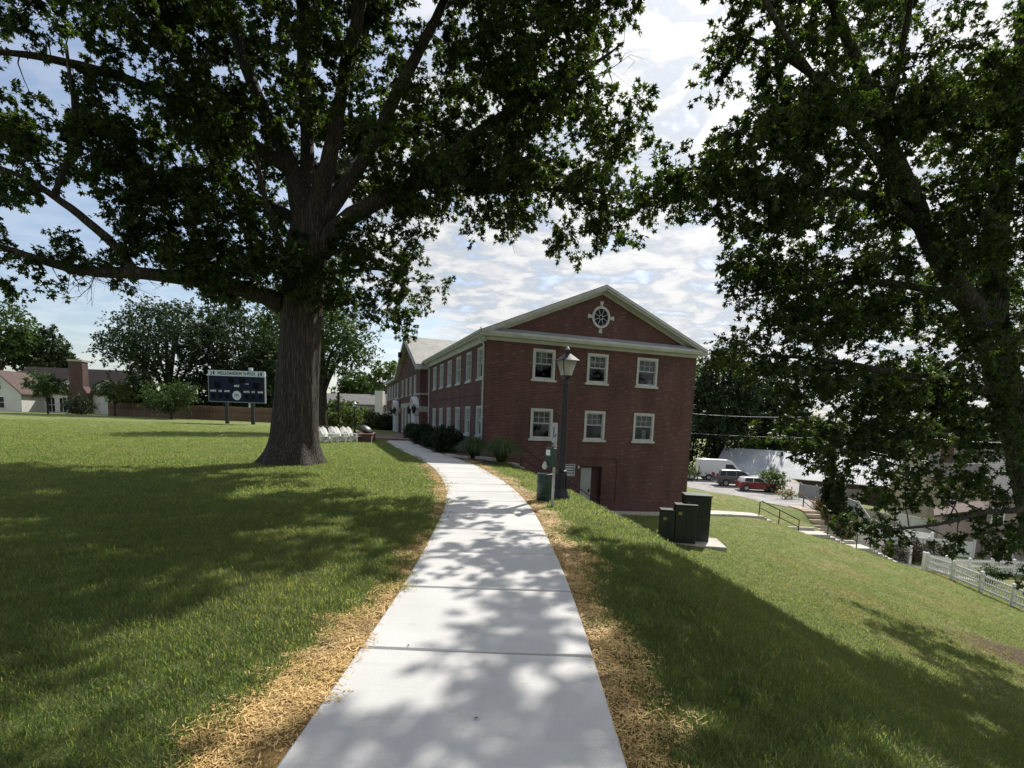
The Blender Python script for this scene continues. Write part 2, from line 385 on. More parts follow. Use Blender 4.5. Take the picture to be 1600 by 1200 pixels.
def H(x, y):
    x = np.asarray(x, float); y = np.asarray(y, float)
    xc = np.clip(x, -30, 95); yc = np.clip(y, -12, 130)
    shp = np.broadcast(xc, yc).shape
    X = np.broadcast_to(xc, shp).ravel(); Y = np.broadcast_to(yc, shp).ravel()
    zl = np.empty(X.size)
    for i in range(0, X.size, 20000):
        a, b = X[i:i + 20000], Y[i:i + 20000]
        d2 = (a[:, None] - LOW[None, :, 0]) ** 2 + (b[:, None] - LOW[None, :, 1]) ** 2
        zl[i:i + 20000] = _phi(d2) @ _W[:_n] + _W[_n] + a * _W[_n + 1] + b * _W[_n + 2]
    zl = np.clip(zl.reshape(shp), -8.6, -1.2)
    zh = 0.0075 * np.clip(y - 15, 0, 62) * smooth(-3, -13, x) - 0.0 * x
    d = (x - np.interp(y, CY, CX)) * 0.95
    bank = zh - 0.60 * 0.5 * (d + np.sqrt(d * d + 0.5)) + 0.03
    k = 0.45
    z = np.maximum(bank, zl) + np.maximum(k - np.abs(bank - zl), 0) ** 2 / (4 * k)
    z = np.where(d < -1.5, np.minimum(zh, z + 0.06), np.minimum(z, zh))
    # levelled parking lot
    m = smooth(2.0, 0.0, np.maximum(np.maximum(pk0(y) - x, x - (27.9 + (y - 43) * 0.35)), np.maximum(41.5 - y, y - 72)))
    z = z * (1 - m) + (-4.46) * m
    # cut for the garden stair
    sx = np.interp(x, [15.6, 16.1, 18.5, 20.6, 22.3, 23.5, 25.2, 25.8], [-3.72, -3.76, -4.88, -4.90, -5.68, -5.70, -6.52, -6.5]) - 0.10
    m = smooth(1.5, 0.75, np.abs(y - 33.85)) * smooth(15.2, 16.0, x) * smooth(26.4, 25.4, x)
    z = z * (1 - m) + np.minimum(sx, z) * m
    z += 0.02 * np.sin(x * 1.3 + 1.0) * np.sin(y * 0.9) * (np.abs(x + 0.3) > 1.4)
    return z
def pk0(y): return np.interp(y, [41, 43, 55, 72], [23.6, 22.6, 18.2, 13])       # near edge of the parking lot
def h1(x, y): return float(H(np.array([x]), np.array([y]))[0])
def hit(px, py, t0=1.5):
    """where a sight line meets the ground"""
    d = ray(px, py); t = t0 * 1.015 ** np.arange(460); z = EYE + d[2] * t - H(d[0] * t, d[1] * t)
    i = np.argmax(z < 0); a, b = t[max(i - 1, 0)], t[i]
    for _ in range(25):
        m = (a + b) / 2
        if EYE + d[2] * m - h1(d[0] * m, d[1] * m) < 0: b = m
        else: a = m
    return Vector((d[0] * b, d[1] * b, EYE + d[2] * b))

# ------------------------------------------------------------------ the path: centre line, slabs
CENTRE = np.array([(-0.30, -4), (-0.26, 0), (-0.235, 2.45), (-0.22, 3.77), (-0.22, 5.2), (-0.27, 7), (-0.45, 10.3), (-0.8, 13.2), (-1.42, 16.4), (-2.5, 20.5), (-4.1, 25.2), (-6.1, 31.0), (-8.5, 37.6)])
def spline(P, n):
    P = np.vstack([2 * P[0] - P[1], P, 2 * P[-1] - P[-2]]); out = []
    for i in range(1, len(P) - 2):
        t = np.linspace(0, 1, n, endpoint=False)[:, None]; a, b, c, d = P[i - 1], P[i], P[i + 1], P[i + 2]
        out.append(0.5 * (2 * b + (c - a) * t + (2 * a - 5 * b + 4 * c - d) * t ** 2 + (3 * b - a - 3 * c + d) * t ** 3))
    return np.vstack(out + [P[-2][None]])
PL = spline(CENTRE, 24)
PS = np.concatenate([[0], np.cumsum(np.linalg.norm(np.diff(PL, axis=0), axis=1))])
def path_at(s):
    p = np.array([np.interp(s, PS, PL[:, 0]), np.interp(s, PS, PL[:, 1])])
    q = np.array([np.interp(s + 0.1, PS, PL[:, 0]), np.interp(s + 0.1, PS, PL[:, 1])]) - np.array([np.interp(s - 0.1, PS, PL[:, 0]), np.interp(s - 0.1, PS, PL[:, 1])])
    t = q / np.linalg.norm(q); return p, t, np.array([t[1], -t[0]])
HALF = 0.88
def path_dist(x, y):
    """signed distance right of the path's centre line"""
    P = PL[::3]; d2 = (x[:, None] - P[None, :, 0]) ** 2 + (y[:, None] - P[None, :, 1]) ** 2
    i = np.clip(d2.argmin(1), 0, len(P) - 2); T = P[i + 1] - P[i]; T /= np.linalg.norm(T, axis=1)[:, None]
    return (x - P[i, 0]) * T[:, 1] - (y - P[i, 1]) * T[:, 0]

def concrete_path_mat():
    t = NT('broomed_concrete'); v = t.pos()
    a = t.noise(0.7, 5, 0.6, v); b = t.noise(9, 5, 0.65, v); sp = t.noise(170, 2, 0.5, v)
    broom = t.noise(1.0, 3, 0.6, t.mapv(v, (4, 150, 4)))
    lines = t.noise(1.0, 4, 0.7, t.mapv(v, (0.6, 9, 1)))
    c = t.mix(t.rng(a, 0.3, 0.7), (0.465, 0.458, 0.448), (0.565, 0.556, 0.542))
    c = t.mix(t.math('MULTIPLY', t.rng(b, 0.35, 0.75), 0.35), c, (0.50, 0.48, 0.46))
    c = t.mix(t.math('MULTIPLY', t.rng(sp, 0.60, 0.70), 0.5), c, (0.27, 0.26, 0.255))
    c = t.mix(t.math('MULTIPLY', t.rng(broom, 0.4, 0.8), 0.2), c, (0.63, 0.62, 0.60))
    c = t.mix(t.math('MULTIPLY', t.rng(lines, 0.52, 0.78), 0.35), c, (0.37, 0.36, 0.345)); c = t.mix(t.math('MULTIPLY', t.rng(t.noise(2.3, 6, 0.7, v), 0.56, 0.74), 0.4), c, (0.35, 0.335, 0.31))
    spots = t.rng(t.noise(13, 1, 0.3, v), 0.83, 0.87); c = t.mix(t.math('MULTIPLY', spots, 0.5), c, (0.14, 0.11, 0.09))
    oi = t.N('ShaderNodeObjectInfo'); c = t.mix(t.math('MULTIPLY', oi.outputs['Random'], 0.16), c, (0.47, 0.455, 0.44))
    t.col(c); t.rough(0.85); t.bump(t.math('ADD', t.math('MULTIPLY', broom, 0.6), t.math('MULTIPLY', sp, 0.5)), 0.35, 0.006)
    return t.m
M['path'] = concrete_path_mat()
path = empty('path', (0, 0, 0), kind='structure'); path['label'] = 'curving pale concrete walk leading to the brick building'
s_joint0 = float(np.interp(3.77, PL[:, 1], PS)); pitch_s = 1.487
js = [s_joint0 + k * pitch_s for k in range(-4, 24)]
for k in range(len(js) - 1):
    a, b = js[k] + 0.007, min(js[k + 1] - 0.007, PS[-1]); nseg = 5
    if b <= a: break
    L, Rr = [], []
    for i in range(nseg + 1):
        p, t, n = path_at(a + (b - a) * i / nseg); L.append(p - n * HALF); Rr.append(p + n * HALF)
    z0 = max(h1(*((L[0] + Rr[0]) / 2)), 0) + 0.022; z1 = max(h1(*((L[-1] + Rr[-1]) / 2)), 0) + 0.022
    dz = RNG.uniform(-0.002, 0.002); be = 0.018
    vs, fs = [], []
    for i in range(nseg + 1):
        z = z0 + (z1 - z0) * i / nseg + dz; e = be if i in (0, nseg) else 0
        p, t, n = path_at(a + (b - a) * i / nseg); sh = t * (be if i == 0 else (-be if i == nseg else 0))
        for q, zq in ((L[i], -0.12), (L[i], z - be), (L[i] + n * be + sh, z), (Rr[i] - n * be + sh, z), (Rr[i], z - be), (Rr[i], -0.12)):
            vs.append((q[0], q[1], zq))
    for i in range(nseg):
        o = i * 6
        for j in range(5): fs.append((o + j, o + j + 1, o + 6 + j + 1, o + 6 + j))
    fs.append((0, 1, 2, 3, 4, 5)[::-1]); o = nseg * 6; fs.append((o, o + 1, o + 2, o + 3, o + 4, o + 5))
    m = MB(); m.add(vs, [f[::-1] for f in fs]); m.build('slab', M['path'], path)

# ------------------------------------------------------------------ ground sheet
def axis(lo, flo, fhi, hi, step, grow=1.16):
    a = list(np.arange(flo, fhi + 1e-6, step)); s = step
    while a[-1] < hi: s *= grow; a.append(a[-1] + s)
    s = step
    while a[0] > lo: s *= grow; a.insert(0, a[0] - s)
    return np.array(a)
gx = axis(-1500, -24, 36, 1500, 0.33); gy = axis(-300, -5, 48, 2200, 0.33)
GX, GY = np.meshgrid(gx, gy); GZ = H(GX, GY)
nx, ny = len(gx), len(gy)
V = np.stack([GX.ravel(), GY.ravel(), GZ.ravel()], 1)
_i = (np.arange(ny - 1)[:, None] * nx + np.arange(nx - 1)[None]).ravel()
Fq = np.stack([_i, _i + 1, _i + 1 + nx, _i + nx], 1)

def strip_right(y): return HALF + np.interp(y, [0, 2.5, 3.2, 4, 5, 6, 7, 9, 12, 16, 21, 24], [0.26, 0.28, 0.24, 0.36, 0.26, 0.36, 0.42, 0.34, 0.32, 0.27, 0.22, 0.0])
def strip_left(y): return HALF + np.interp(y, [0, 2.3, 3.2, 4.5, 6, 9, 12, 16, 19, 21], [0.62, 0.55, 0.36, 0.24, 0.14, 0.10, 0.14, 0.22, 0.17, 0.0])
def straw_mask(x, y):
    d = path_dist(x, y); w = np.where(d > 0, strip_right(y), strip_left(y))
    wob = 0.09 * np.sin(y * 2.1 + 0.7 * np.sin(y * 5)) + 0.06 * np.sin(y * 7.3 + x * 3) + 0.05 * np.sin(y * 17 + x * 11)
    return np.clip((w + wob * (w > HALF + .05) - np.abs(d)) / 0.26 + 0.5, 0, 1) * (np.abs(d) < 3) * (w > HALF + 0.01)

def lawn_mat():
    t = NT('lawn'); v = t.pos()
    big = t.noise(0.16, 4, 0.6, v); mid = t.noise(1.1, 5, 0.65, v); fine = t.noise(22, 5, 0.7, v); fib = t.noise(1.0, 4, 0.7, t.mapv(v, (60, 26, 30)))
    c = t.mix(t.rng(mid, 0.3, 0.7), (0.135, 0.172, 0.048), (0.220, 0.260, 0.082))
    c = t.mix(t.math('MULTIPLY', t.rng(fine, 0.35, 0.75), 0.6), c, (0.060, 0.085, 0.026))
    c = t.mix(t.math('MULTIPLY', t.rng(fib, 0.5, 0.8), 0.55), c, (0.25, 0.30, 0.085))
    s = t.N('ShaderNodeSeparateXYZ'); t.l.new(v, s.inputs[0])
    slope = t.rng(s.outputs[2], -2.2, -4.2)                                # the lower slope has dry, worn turf
    dry = t.math('MULTIPLY', t.rng(t.math('ADD', t.noise(0.42, 5, 0.62, v), t.math('MULTIPLY', fine, 0.22)), 0.56, 0.76), t.math('ADD', t.math('MULTIPLY', slope, 0.7), 0.22))
    c = t.mix(dry, c, (0.25, 0.215, 0.11))
    at_ = t.N('ShaderNodeAttribute', attribute_name='straw'); bare = t.N('ShaderNodeAttribute', attribute_name='bare')
    c = t.mix(t.rng(at_.outputs['Fac'], 0.2, 0.7), c, t.mix(t.rng(fib, 0.35, 0.7), (0.17, 0.10, 0.04), (0.46, 0.31, 0.11)))
    c = t.mix(t.rng(t.math('ADD', bare.outputs['Fac'], t.math('MULTIPLY', t.math('SUBTRACT', mid, 0.5), 1.1)), 0.4, 0.75), c, t.mix(t.rng(fine, 0.35, 0.7), (0.075, 0.05, 0.035), (0.17, 0.115, 0.08)))
    t.col(c); t.rough(0.9); t.p.inputs['Specular IOR Level'].default_value = 0.2
    t.bump(t.math('ADD', t.math('MULTIPLY', fib, 0.6), t.math('MULTIPLY', fine, 0.8)), 0.9, 0.06)
    return t.m
M['lawn'] = lawn_mat()
ground = np_mesh('lawn', V, Fq, M['lawn'], smooth=True); tag(ground, 'green lawn falling away to the right of the walk', kind='structure')
def put_attr(me, name, vals):
    a = me.attributes.new(name, 'FLOAT', 'POINT'); a.data.foreach_set('value', np.asarray(vals, np.float32))
near = (np.abs(V[:, 0]) < 12) & (V[:, 1] < 40) & (V[:, 1] > -6)
sm = np.zeros(len(V)); sm[near] = straw_mask(V[near, 0], V[near, 1]); put_attr(ground.data, 'straw', sm)
RT = Vector((16.55, 15.5, 0)); RT.z = h1(RT.x, RT.y)
bare = np.exp(-(((V[:, 0] - RT.x + 0.3) / 2.6) ** 2 + ((V[:, 1] - RT.y + 0.3) / 2.3) ** 2))
bare = np.maximum(bare, np.exp(-(((V[:, 0] - 4.0) / 1.2) ** 2 + ((V[:, 1] - 23.3) / 0.9) ** 2)) * 0)
put_attr(ground.data, 'bare', bare)

def draped(name, outline, dz, m, kind='structure', step=0.5, parent=None, label=None):
    """a strip given as a list of (left point, right point) laid on the ground"""
    vs, fs = [], []
    for (a, b) in outline:
        a, b = Vector(a), Vector(b)
        for p in (a, b): vs.append((p.x, p.y, (p.z if len(p) > 2 else h1(p.x, p.y)) + dz))
    for i in range(len(outline) - 1): o = i * 2; fs.append((o, o + 1, o + 3, o + 2))
    mb = MB(); mb.add(vs, fs); o = mb.build(name, m, parent)
    return tag(o, label, kind=kind)

# ------------------------------------------------------------------ brick terrace in front of the entrances, soil bed along the wall, edging
A_B = rad(19.5); BO = Vector((-1.45, 26.0, 0.0))
EX = Vector((math.cos(A_B), math.sin(A_B), 0)); EY = Vector((-math.sin(A_B), math.cos(A_B), 0))
def bl(x, y, z=0.0): return BO + EX * x + EY * y + Vector((0, 0, z))
mb = MB(); poly = [bl(-0.6, 14.9), bl(-0.6, 44), bl(-5.4, 44), bl(-6.2, 15.8), bl(-2.9, 12.8), bl(-1.35, 12.6)]
mb.prism([(p.x, p.y) for p in poly], 0.0, 0.21, 'z')
terrace = mb.build('brick_terrace', M['brick_paving']); tag(terrace, 'red brick paved terrace before the white entrance doors', kind='structure')
bp = [onz(px, py, .03) for px, py in ((633, 688), (650, 695), (668, 702), (700, 712), (733, 722), (765, 727), (795, 728), (812, 721))] + [bl(.35, -.45), bl(-.04, -.06), bl(-.04, 15)]
mb = MB(); mb.add([(p.x, p.y, h1(p.x, p.y) + .03 if i_ < 9 else .05) for i_, p in enumerate(bp)], [tuple(range(len(bp)))[::-1]]); bed = mb.build('planting_bed', M['soil']); tag(bed, 'bare dark soil bed along the brick wall', kind='structure')
for k, (pa, pb, lab) in enumerate((((697, 712), (733, 716), 'longer pale stone edging strip before the boxwood mounds'), ((744, 716), (773, 719), 'short pale stone edging strip between the two grass clumps'))):
    a, b = onz(*pa, .04), onz(*pb, .04); d = b - a
    e = empty('edging_stone', tuple(a), math.atan2(d.y, d.x), lab, 'edging', 'stone edging strips of the planting bed')
    MB().box(0, -.09, -.05, d.length, .09, .10, .015).build('stone', M['stone'], e)

# ------------------------------------------------------------------ parking lot
mb = MB(); ys = np.linspace(42.2, 72, 16); vs = []
for y in ys: vs += [(float(pk0(y)), y, -4.43), (min(27.6 + (y - 43) * 0.35, 46), y, -4.43)]
mb.add(vs, [(i * 2, i * 2 + 1, i * 2 + 3, i * 2 + 2) for i in range(len(ys) - 1)])
park = mb.build('parking_lot', M['asphalt']); tag(park, 'pale worn parking lot behind the brick building', kind='structure')

# ------------------------------------------------------------------ the brick building
bld = empty('brick_building', tuple(BO), A_B, 'long two storey red brick building with white gable trim beside the walk', 'building')
WING, BX0, BX1, END = 15.4, 16.6, 29.6, 46.0
GW, EAVE, APEX = 12.25, 5.92, 8.55
def holed_wall(mb, u0, u1, z0, z1, holes, plane, depth, vert):
    """wall sheet with openings and their reveals; vert(u, n, z) maps to local coordinates, n is the inward distance"""
    us = sorted({u0, u1} | {h[0] for h in holes} | {h[1] for h in holes}); zs = sorted({z0, z1} | {h[2] for h in holes} | {h[3] for h in holes})
    for i in range(len(us) - 1):
        for j in range(len(zs) - 1):
            uc, zc = (us[i] + us[i + 1]) / 2, (zs[j] + zs[j + 1]) / 2
            if any(h[0] < uc < h[1] and h[2] < zc < h[3] for h in holes): continue
            mb.add([vert(us[i], 0, zs[j]), vert(us[i + 1], 0, zs[j]), vert(us[i + 1], 0, zs[j + 1]), vert(us[i], 0, zs[j + 1])], [(0, 1, 2, 3)])
    for a, b, c, d in holes:
        for (p, q) in (((a, c), (a, d)), ((a, d), (b, d)), ((b, d), (b, c)), ((b, c), (a, c))):
            mb.add([vert(p[0], 0, p[1]), vert(q[0], 0, q[1]), vert(q[0], depth, q[1]), vert(p[0], depth, p[1])], [(0, 1, 2, 3)])
gv = lambda u, n, z: (u, n, z)
def lv(off): return lambda u, n, z: (off + n, u, z)
gable_w = [(2.42, 3.60), (5.46, 6.64), (8.44, 9.70)]
gh = [(a - .02, b + .02, z0, z1) for a, b in gable_w for z0, z1 in ((0.92, 2.44), (3.90, 5.40))]
DOOR = (5.40, 6.66, -3.1, -0.52)
mb = MB(); holed_wall(mb, 0, GW, -3.6, EAVE, gh + [DOOR], None, 0.14, gv)
mb.add([(0, 0, EAVE), (GW, 0, EAVE), (GW / 2, 0, APEX)], [(0, 1, 2)])
gw = mb.build('gable_wall', M['brick'], bld)
long_u = [(s - 0.52, s + 0.52) for s in (1.05, 3.35, 5.75, 8.15, 10.6, 13.0)]
lh = [(a, b, z0, z1) for a, b in long_u for z0, z1 in ((0.95, 2.46), (3.84, 5.38))]
mb = MB(); holed_wall(mb, 0, BX0 + 0.3, -0.6, EAVE, lh, None, 0.14, lv(0)); mb.build('long_wall', M['brick'], bld)
BOFF = -0.5
ch = [(s - 0.5, s + 0.5, 3.7, 5.2) for s in (18.9, 21.3, 23.8, 26.4)] + [(s - 0.55, s + 0.55, 0.3, 2.6) for s in (19.9, 22.0, 24.1, 26.2)]
mb = MB(); holed_wall(mb, BX0, BX1, -0.5, 5.75, ch, None, 0.14, lv(BOFF))
mb.add([(BOFF, BX0, 5.75), (BOFF, BX1, 5.75), (BOFF, (BX0 + BX1) / 2, 8.55)], [(0, 1, 2)])
mb.add([(BOFF, BX0, -0.5), (6, BX0, -0.5), (6, BX0, 5.75), (BOFF, BX0, 5.75)], [(0, 1, 2, 3)])
mb.add([(BOFF, BX1, -0.5), (6, BX1, -0.5), (6, BX1, 5.75), (BOFF, BX1, 5.75)], [(3, 2, 1, 0)])
mb.build('centre_block_wall', M['brick'], bld)
fu = [s for s in (31.9, 34.3, 36.8, 39.3, 41.8, 44.2)]
fh = [(s - 0.5, s + 0.5, z0, z1) for s in fu for z0, z1 in ((0.95, 2.46), (3.84, 5.38))]
mb = MB(); holed_wall(mb, BX1 - 0.3, END, -0.5, EAVE, fh, None, 0.14, lv(0))
mb.add([(0, END, -3), (GW, END, -5), (GW, END, EAVE), (GW / 2, END, APEX), (0, END, EAVE)], [(0, 1, 2, 3, 4)]); mb.build('far_wing_wall', M['brick'], bld)
mb = MB(); mb.add([(GW, 0, -5), (GW, END, -5), (GW, END, EAVE), (GW, 0, EAVE)], [(3, 2, 1, 0)]); mb.build('rear_wall', M['brick'], bld)
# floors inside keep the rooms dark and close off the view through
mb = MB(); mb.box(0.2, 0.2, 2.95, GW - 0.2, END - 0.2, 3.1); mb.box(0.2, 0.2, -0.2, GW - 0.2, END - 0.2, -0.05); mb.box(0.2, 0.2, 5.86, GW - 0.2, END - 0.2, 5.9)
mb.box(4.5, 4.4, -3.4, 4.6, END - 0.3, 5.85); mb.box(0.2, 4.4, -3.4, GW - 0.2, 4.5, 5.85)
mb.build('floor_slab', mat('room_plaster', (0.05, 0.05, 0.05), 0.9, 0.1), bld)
# roofs
mb = MB(); OV = 0.36; sl = (APEX + 0.22 - EAVE - 0.1) / (GW / 2 + OV)
for side in (0, 1):
    xe, xr = (-OV, GW / 2) if side == 0 else (GW + OV, GW / 2)
    ze, zr = EAVE + 0.14, APEX + 0.26
    a = [(xe, -0.42, ze), (xe, END + 0.3, ze), (xr, END + 0.3, zr), (xr, -0.42, zr)]
    b = [(x, y, z - 0.06) for x, y, z in a]
    mb.add(a + b, [(0, 1, 2, 3), (7, 6, 5, 4), (0, 3, 7, 4), (1, 0, 4, 5), (2, 1, 5, 6), (3, 2, 6, 7)])
roof = mb.build('roof', M['slate'], bld)
mb = MB(); bm_ = (BX0 + BX1) / 2
for se, sgn in ((BX0 - 0.4, -1), (BX1 + 0.4, 1)):
    a = [(BOFF - 0.4, se, 5.86), (6.1, se, 5.86), (6.1, bm_, 8.84), (BOFF - 0.4, bm_, 8.84)]; b = [(x, y, z - 0.08) for x, y, z in a]
    mb.add(a + b, [(0, 1, 2, 3), (7, 6, 5, 4), (0, 3, 7, 4), (1, 0, 4, 5), (2, 1, 5, 6), (3, 2, 6, 7)])
mb.build('centre_block_roof', M['slate'], bld)
# white eaves trim: horizontal cornice of the pediment, raking cornices, soffit and gutter
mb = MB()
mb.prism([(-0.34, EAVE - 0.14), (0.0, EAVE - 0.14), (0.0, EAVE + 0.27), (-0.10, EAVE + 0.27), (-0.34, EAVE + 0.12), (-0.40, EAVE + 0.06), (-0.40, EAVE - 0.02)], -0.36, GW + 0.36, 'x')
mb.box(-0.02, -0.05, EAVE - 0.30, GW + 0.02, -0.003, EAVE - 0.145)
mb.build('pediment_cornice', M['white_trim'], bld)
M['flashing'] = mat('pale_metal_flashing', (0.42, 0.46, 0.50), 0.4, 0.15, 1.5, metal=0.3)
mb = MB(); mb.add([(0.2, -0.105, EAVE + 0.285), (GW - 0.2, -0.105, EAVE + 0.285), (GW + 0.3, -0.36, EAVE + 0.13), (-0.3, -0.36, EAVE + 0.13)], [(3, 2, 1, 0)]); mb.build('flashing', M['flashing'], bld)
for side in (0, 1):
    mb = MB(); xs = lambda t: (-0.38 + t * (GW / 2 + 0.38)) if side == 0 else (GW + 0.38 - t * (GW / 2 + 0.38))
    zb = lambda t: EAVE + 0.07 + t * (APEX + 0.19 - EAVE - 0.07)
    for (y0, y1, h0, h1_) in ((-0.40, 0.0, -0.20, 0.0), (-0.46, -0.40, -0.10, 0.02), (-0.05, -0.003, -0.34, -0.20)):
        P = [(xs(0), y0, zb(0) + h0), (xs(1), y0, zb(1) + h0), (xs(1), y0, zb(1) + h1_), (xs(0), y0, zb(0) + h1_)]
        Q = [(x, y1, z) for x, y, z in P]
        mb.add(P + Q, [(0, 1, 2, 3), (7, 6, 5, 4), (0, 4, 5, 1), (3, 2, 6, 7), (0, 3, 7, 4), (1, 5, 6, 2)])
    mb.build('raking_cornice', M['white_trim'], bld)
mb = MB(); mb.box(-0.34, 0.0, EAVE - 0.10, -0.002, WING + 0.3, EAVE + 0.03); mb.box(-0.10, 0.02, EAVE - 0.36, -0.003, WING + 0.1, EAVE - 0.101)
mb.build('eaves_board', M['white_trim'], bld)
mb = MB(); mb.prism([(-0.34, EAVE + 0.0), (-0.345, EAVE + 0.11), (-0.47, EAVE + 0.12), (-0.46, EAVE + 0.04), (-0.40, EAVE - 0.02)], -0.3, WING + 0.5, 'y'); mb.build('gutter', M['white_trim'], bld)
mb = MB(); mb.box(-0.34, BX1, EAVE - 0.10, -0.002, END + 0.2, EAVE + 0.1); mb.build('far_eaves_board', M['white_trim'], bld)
mb = MB()
for sgn, s0 in ((1, BX0 - 0.42), (-1, BX1 + 0.42)):
    P = [(BOFF - 0.42, s0, 5.72), (BOFF - 0.42, bm_, 8.70), (BOFF - 0.42, bm_, 8.40), (BOFF - 0.42, s0, 5.42)]; Q = [(BOFF - 0.003, y, z) for x, y, z in P]
    mb.add(P + Q, [(0, 1, 2, 3), (7, 6, 5, 4), (0, 4, 5, 1), (3, 2, 6, 7), (0, 3, 7, 4), (1, 5, 6, 2)])
mb.box(BOFF - 0.42, BX0 - 0.46, 5.48, 3.0, BX0 - 0.003, 5.76)
mb.build('centre_block_trim', M['white_trim'], bld)
def downspout(x, y, top, bot, kx, ky):
    mb = MB(); mb.tube([(x - kx * 0.36, y, top), (x - kx * 0.36, y, top - 0.18), (x - kx * 0.07, y, top - 0.52), (x - kx * 0.07, y, bot)], 0.055, 8)
    for z in np.arange(bot + 0.4, top - 0.6, 1.4): mb.box(x - kx * 0.07 - 0.075, y - 0.075, z, x - kx * 0.07 + 0.075, y + 0.075, z + 0.04)
    mb.build('downspout', M['white_trim'], bld, smooth=True)
downspout(0, 0.28, EAVE + 0.02, 0.1, 1, 0); downspout(0, 14.9, EAVE + 0.02, 0.15, 1, 0); downspout(0, 30.9, EAVE + 0.02, 0.3, 1, 0)

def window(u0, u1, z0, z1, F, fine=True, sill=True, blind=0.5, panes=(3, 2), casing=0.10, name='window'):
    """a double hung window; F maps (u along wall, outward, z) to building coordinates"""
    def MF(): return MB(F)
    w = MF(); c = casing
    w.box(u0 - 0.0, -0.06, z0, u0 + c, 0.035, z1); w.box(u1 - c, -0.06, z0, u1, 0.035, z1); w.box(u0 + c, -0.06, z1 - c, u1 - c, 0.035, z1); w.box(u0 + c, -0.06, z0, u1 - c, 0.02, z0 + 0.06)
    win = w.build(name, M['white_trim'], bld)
    if sill: s = MF(); s.box(u0 - 0.09, -0.04, z0 - 0.12, u1 + 0.09, 0.085, z0 - 0.003, 0.012); s.build('sill', M['stone'] if not fine else M['white_trim'], win)
    zm = (z0 + z1) / 2 + 0.02; a, b = u0 + c, u1 - c
    s = MF(); t = 0.045
    for zz0, zz1, n in ((zm - 0.02, z1 - c, -0.03), (z0 + 0.06, zm + 0.02, -0.055)):
        s.box(a, n - 0.02, zz0, a + t, n + 0.02, zz1); s.box(b - t, n - 0.02, zz0, b, n + 0.02, zz1); s.box(a + t, n - 0.02, zz1 - t, b - t, n + 0.02, zz1); s.box(a + t, n - 0.02, zz0, b - t, n + 0.02, zz0 + t)
    s.build('sash', M['white_trim'], win)
    if fine:
        s = MF(); za, zb_ = zm + t - 0.02, z1 - c - t
        for i in range(1, panes[0]): x = a + t + (b - a - 2 * t) * i / panes[0]; s.box(x - 0.009, -0.037, za, x + 0.009, -0.012, zb_)
        for i in range(1, panes[1]): z = za + (zb_ - za) * i / panes[1]; s.box(a + t, -0.036, z - 0.009, b - t, -0.013, z + 0.009)
        s.build('muntin_grid', M['white_trim'], win)
    for zz0, zz1, n in ((zm - 0.02 + t, z1 - c - t, -0.033), (z0 + 0.06 + t, zm + 0.02 - t, -0.058)):
        s = MF(); s.add([(a + t, n, zz0), (b - t, n, zz0), (b - t, n, zz1), (a + t, n, zz1)], [(0, 1, 2, 3)]); s.build('pane', M['glass'], win)
    if blind > 0:
        s = MF(); zb0 = z1 - c - (z1 - z0 - c) * blind
        k = 14; vs = []
        for i in range(k + 1):
            x = a + (b - a) * i / k; y = -0.16 + 0.025 * (i % 2); vs += [(x, y, zb0), (x, y, z1 - 0.02)]
        s.add(vs, [(i * 2, i * 2 + 2, i * 2 + 3, i * 2 + 1) for i in range(k)]); s.build('curtain', M['curtain'], win)
    return win
FG = Matrix(((1, 0, 0, 0), (0, -1, 0, 0), (0, 0, 1, 0), (0, 0, 0, 1)))                       # outward is -y
def FL(off): return Matrix(((0, -1, 0, off), (1, 0, 0, 0), (0, 0, 1, 0), (0, 0, 0, 1)))         # outward is -x
for k, (a, b) in enumerate(gable_w):
    for j, (z0, z1) in enumerate(((0.92, 2.44), (3.90, 5.40))):
        window(a - .02, b + .02, z0, z1, FG, True, casing=.125, blind=(0.52, 0.5, 0.5)[k] if j else (0.52, 0.46, 0.48)[k])
        if k == 2:                                                          # something pale stands on the inner sill
            m = MB(); x = a + (0.78 if j else 0.62); m.box(x, 0.10, z0 + 0.1, x + 0.26, 0.2, z0 + (0.34 if j else 0.62), 0.01); m.build('paper_box', M['white'], bld)
for a, b, z0, z1 in lh: window(a, b, z0, z1, FL(0), True, blind=0.45, panes=(2, 2), casing=0.09)
for a, b, z0, z1 in ch[:4]: window(a, b, z0, z1, FL(BOFF), False, blind=0.4)
for a, b, z0, z1 in fh: window(a, b, z0, z1, FL(0), False, blind=0.4)
for a, b, z0, z1 in ch[4:]: window(a, b, z0, z1, FL(BOFF), False, sill=False, blind=0.3, casing=0.2, name='glazed_door')
mb = MB(FL(BOFF)); mb.box(18.9, -0.003, 2.62, 27.2, 0.06, 3.02); mb.build('lintel_band', M['stone'], bld)
mb = MB(FL(0)); mb.box(0, 0.003, 3.02, 15.2, 0.03, 3.10); mb.build('string_course', M['brick'], bld)

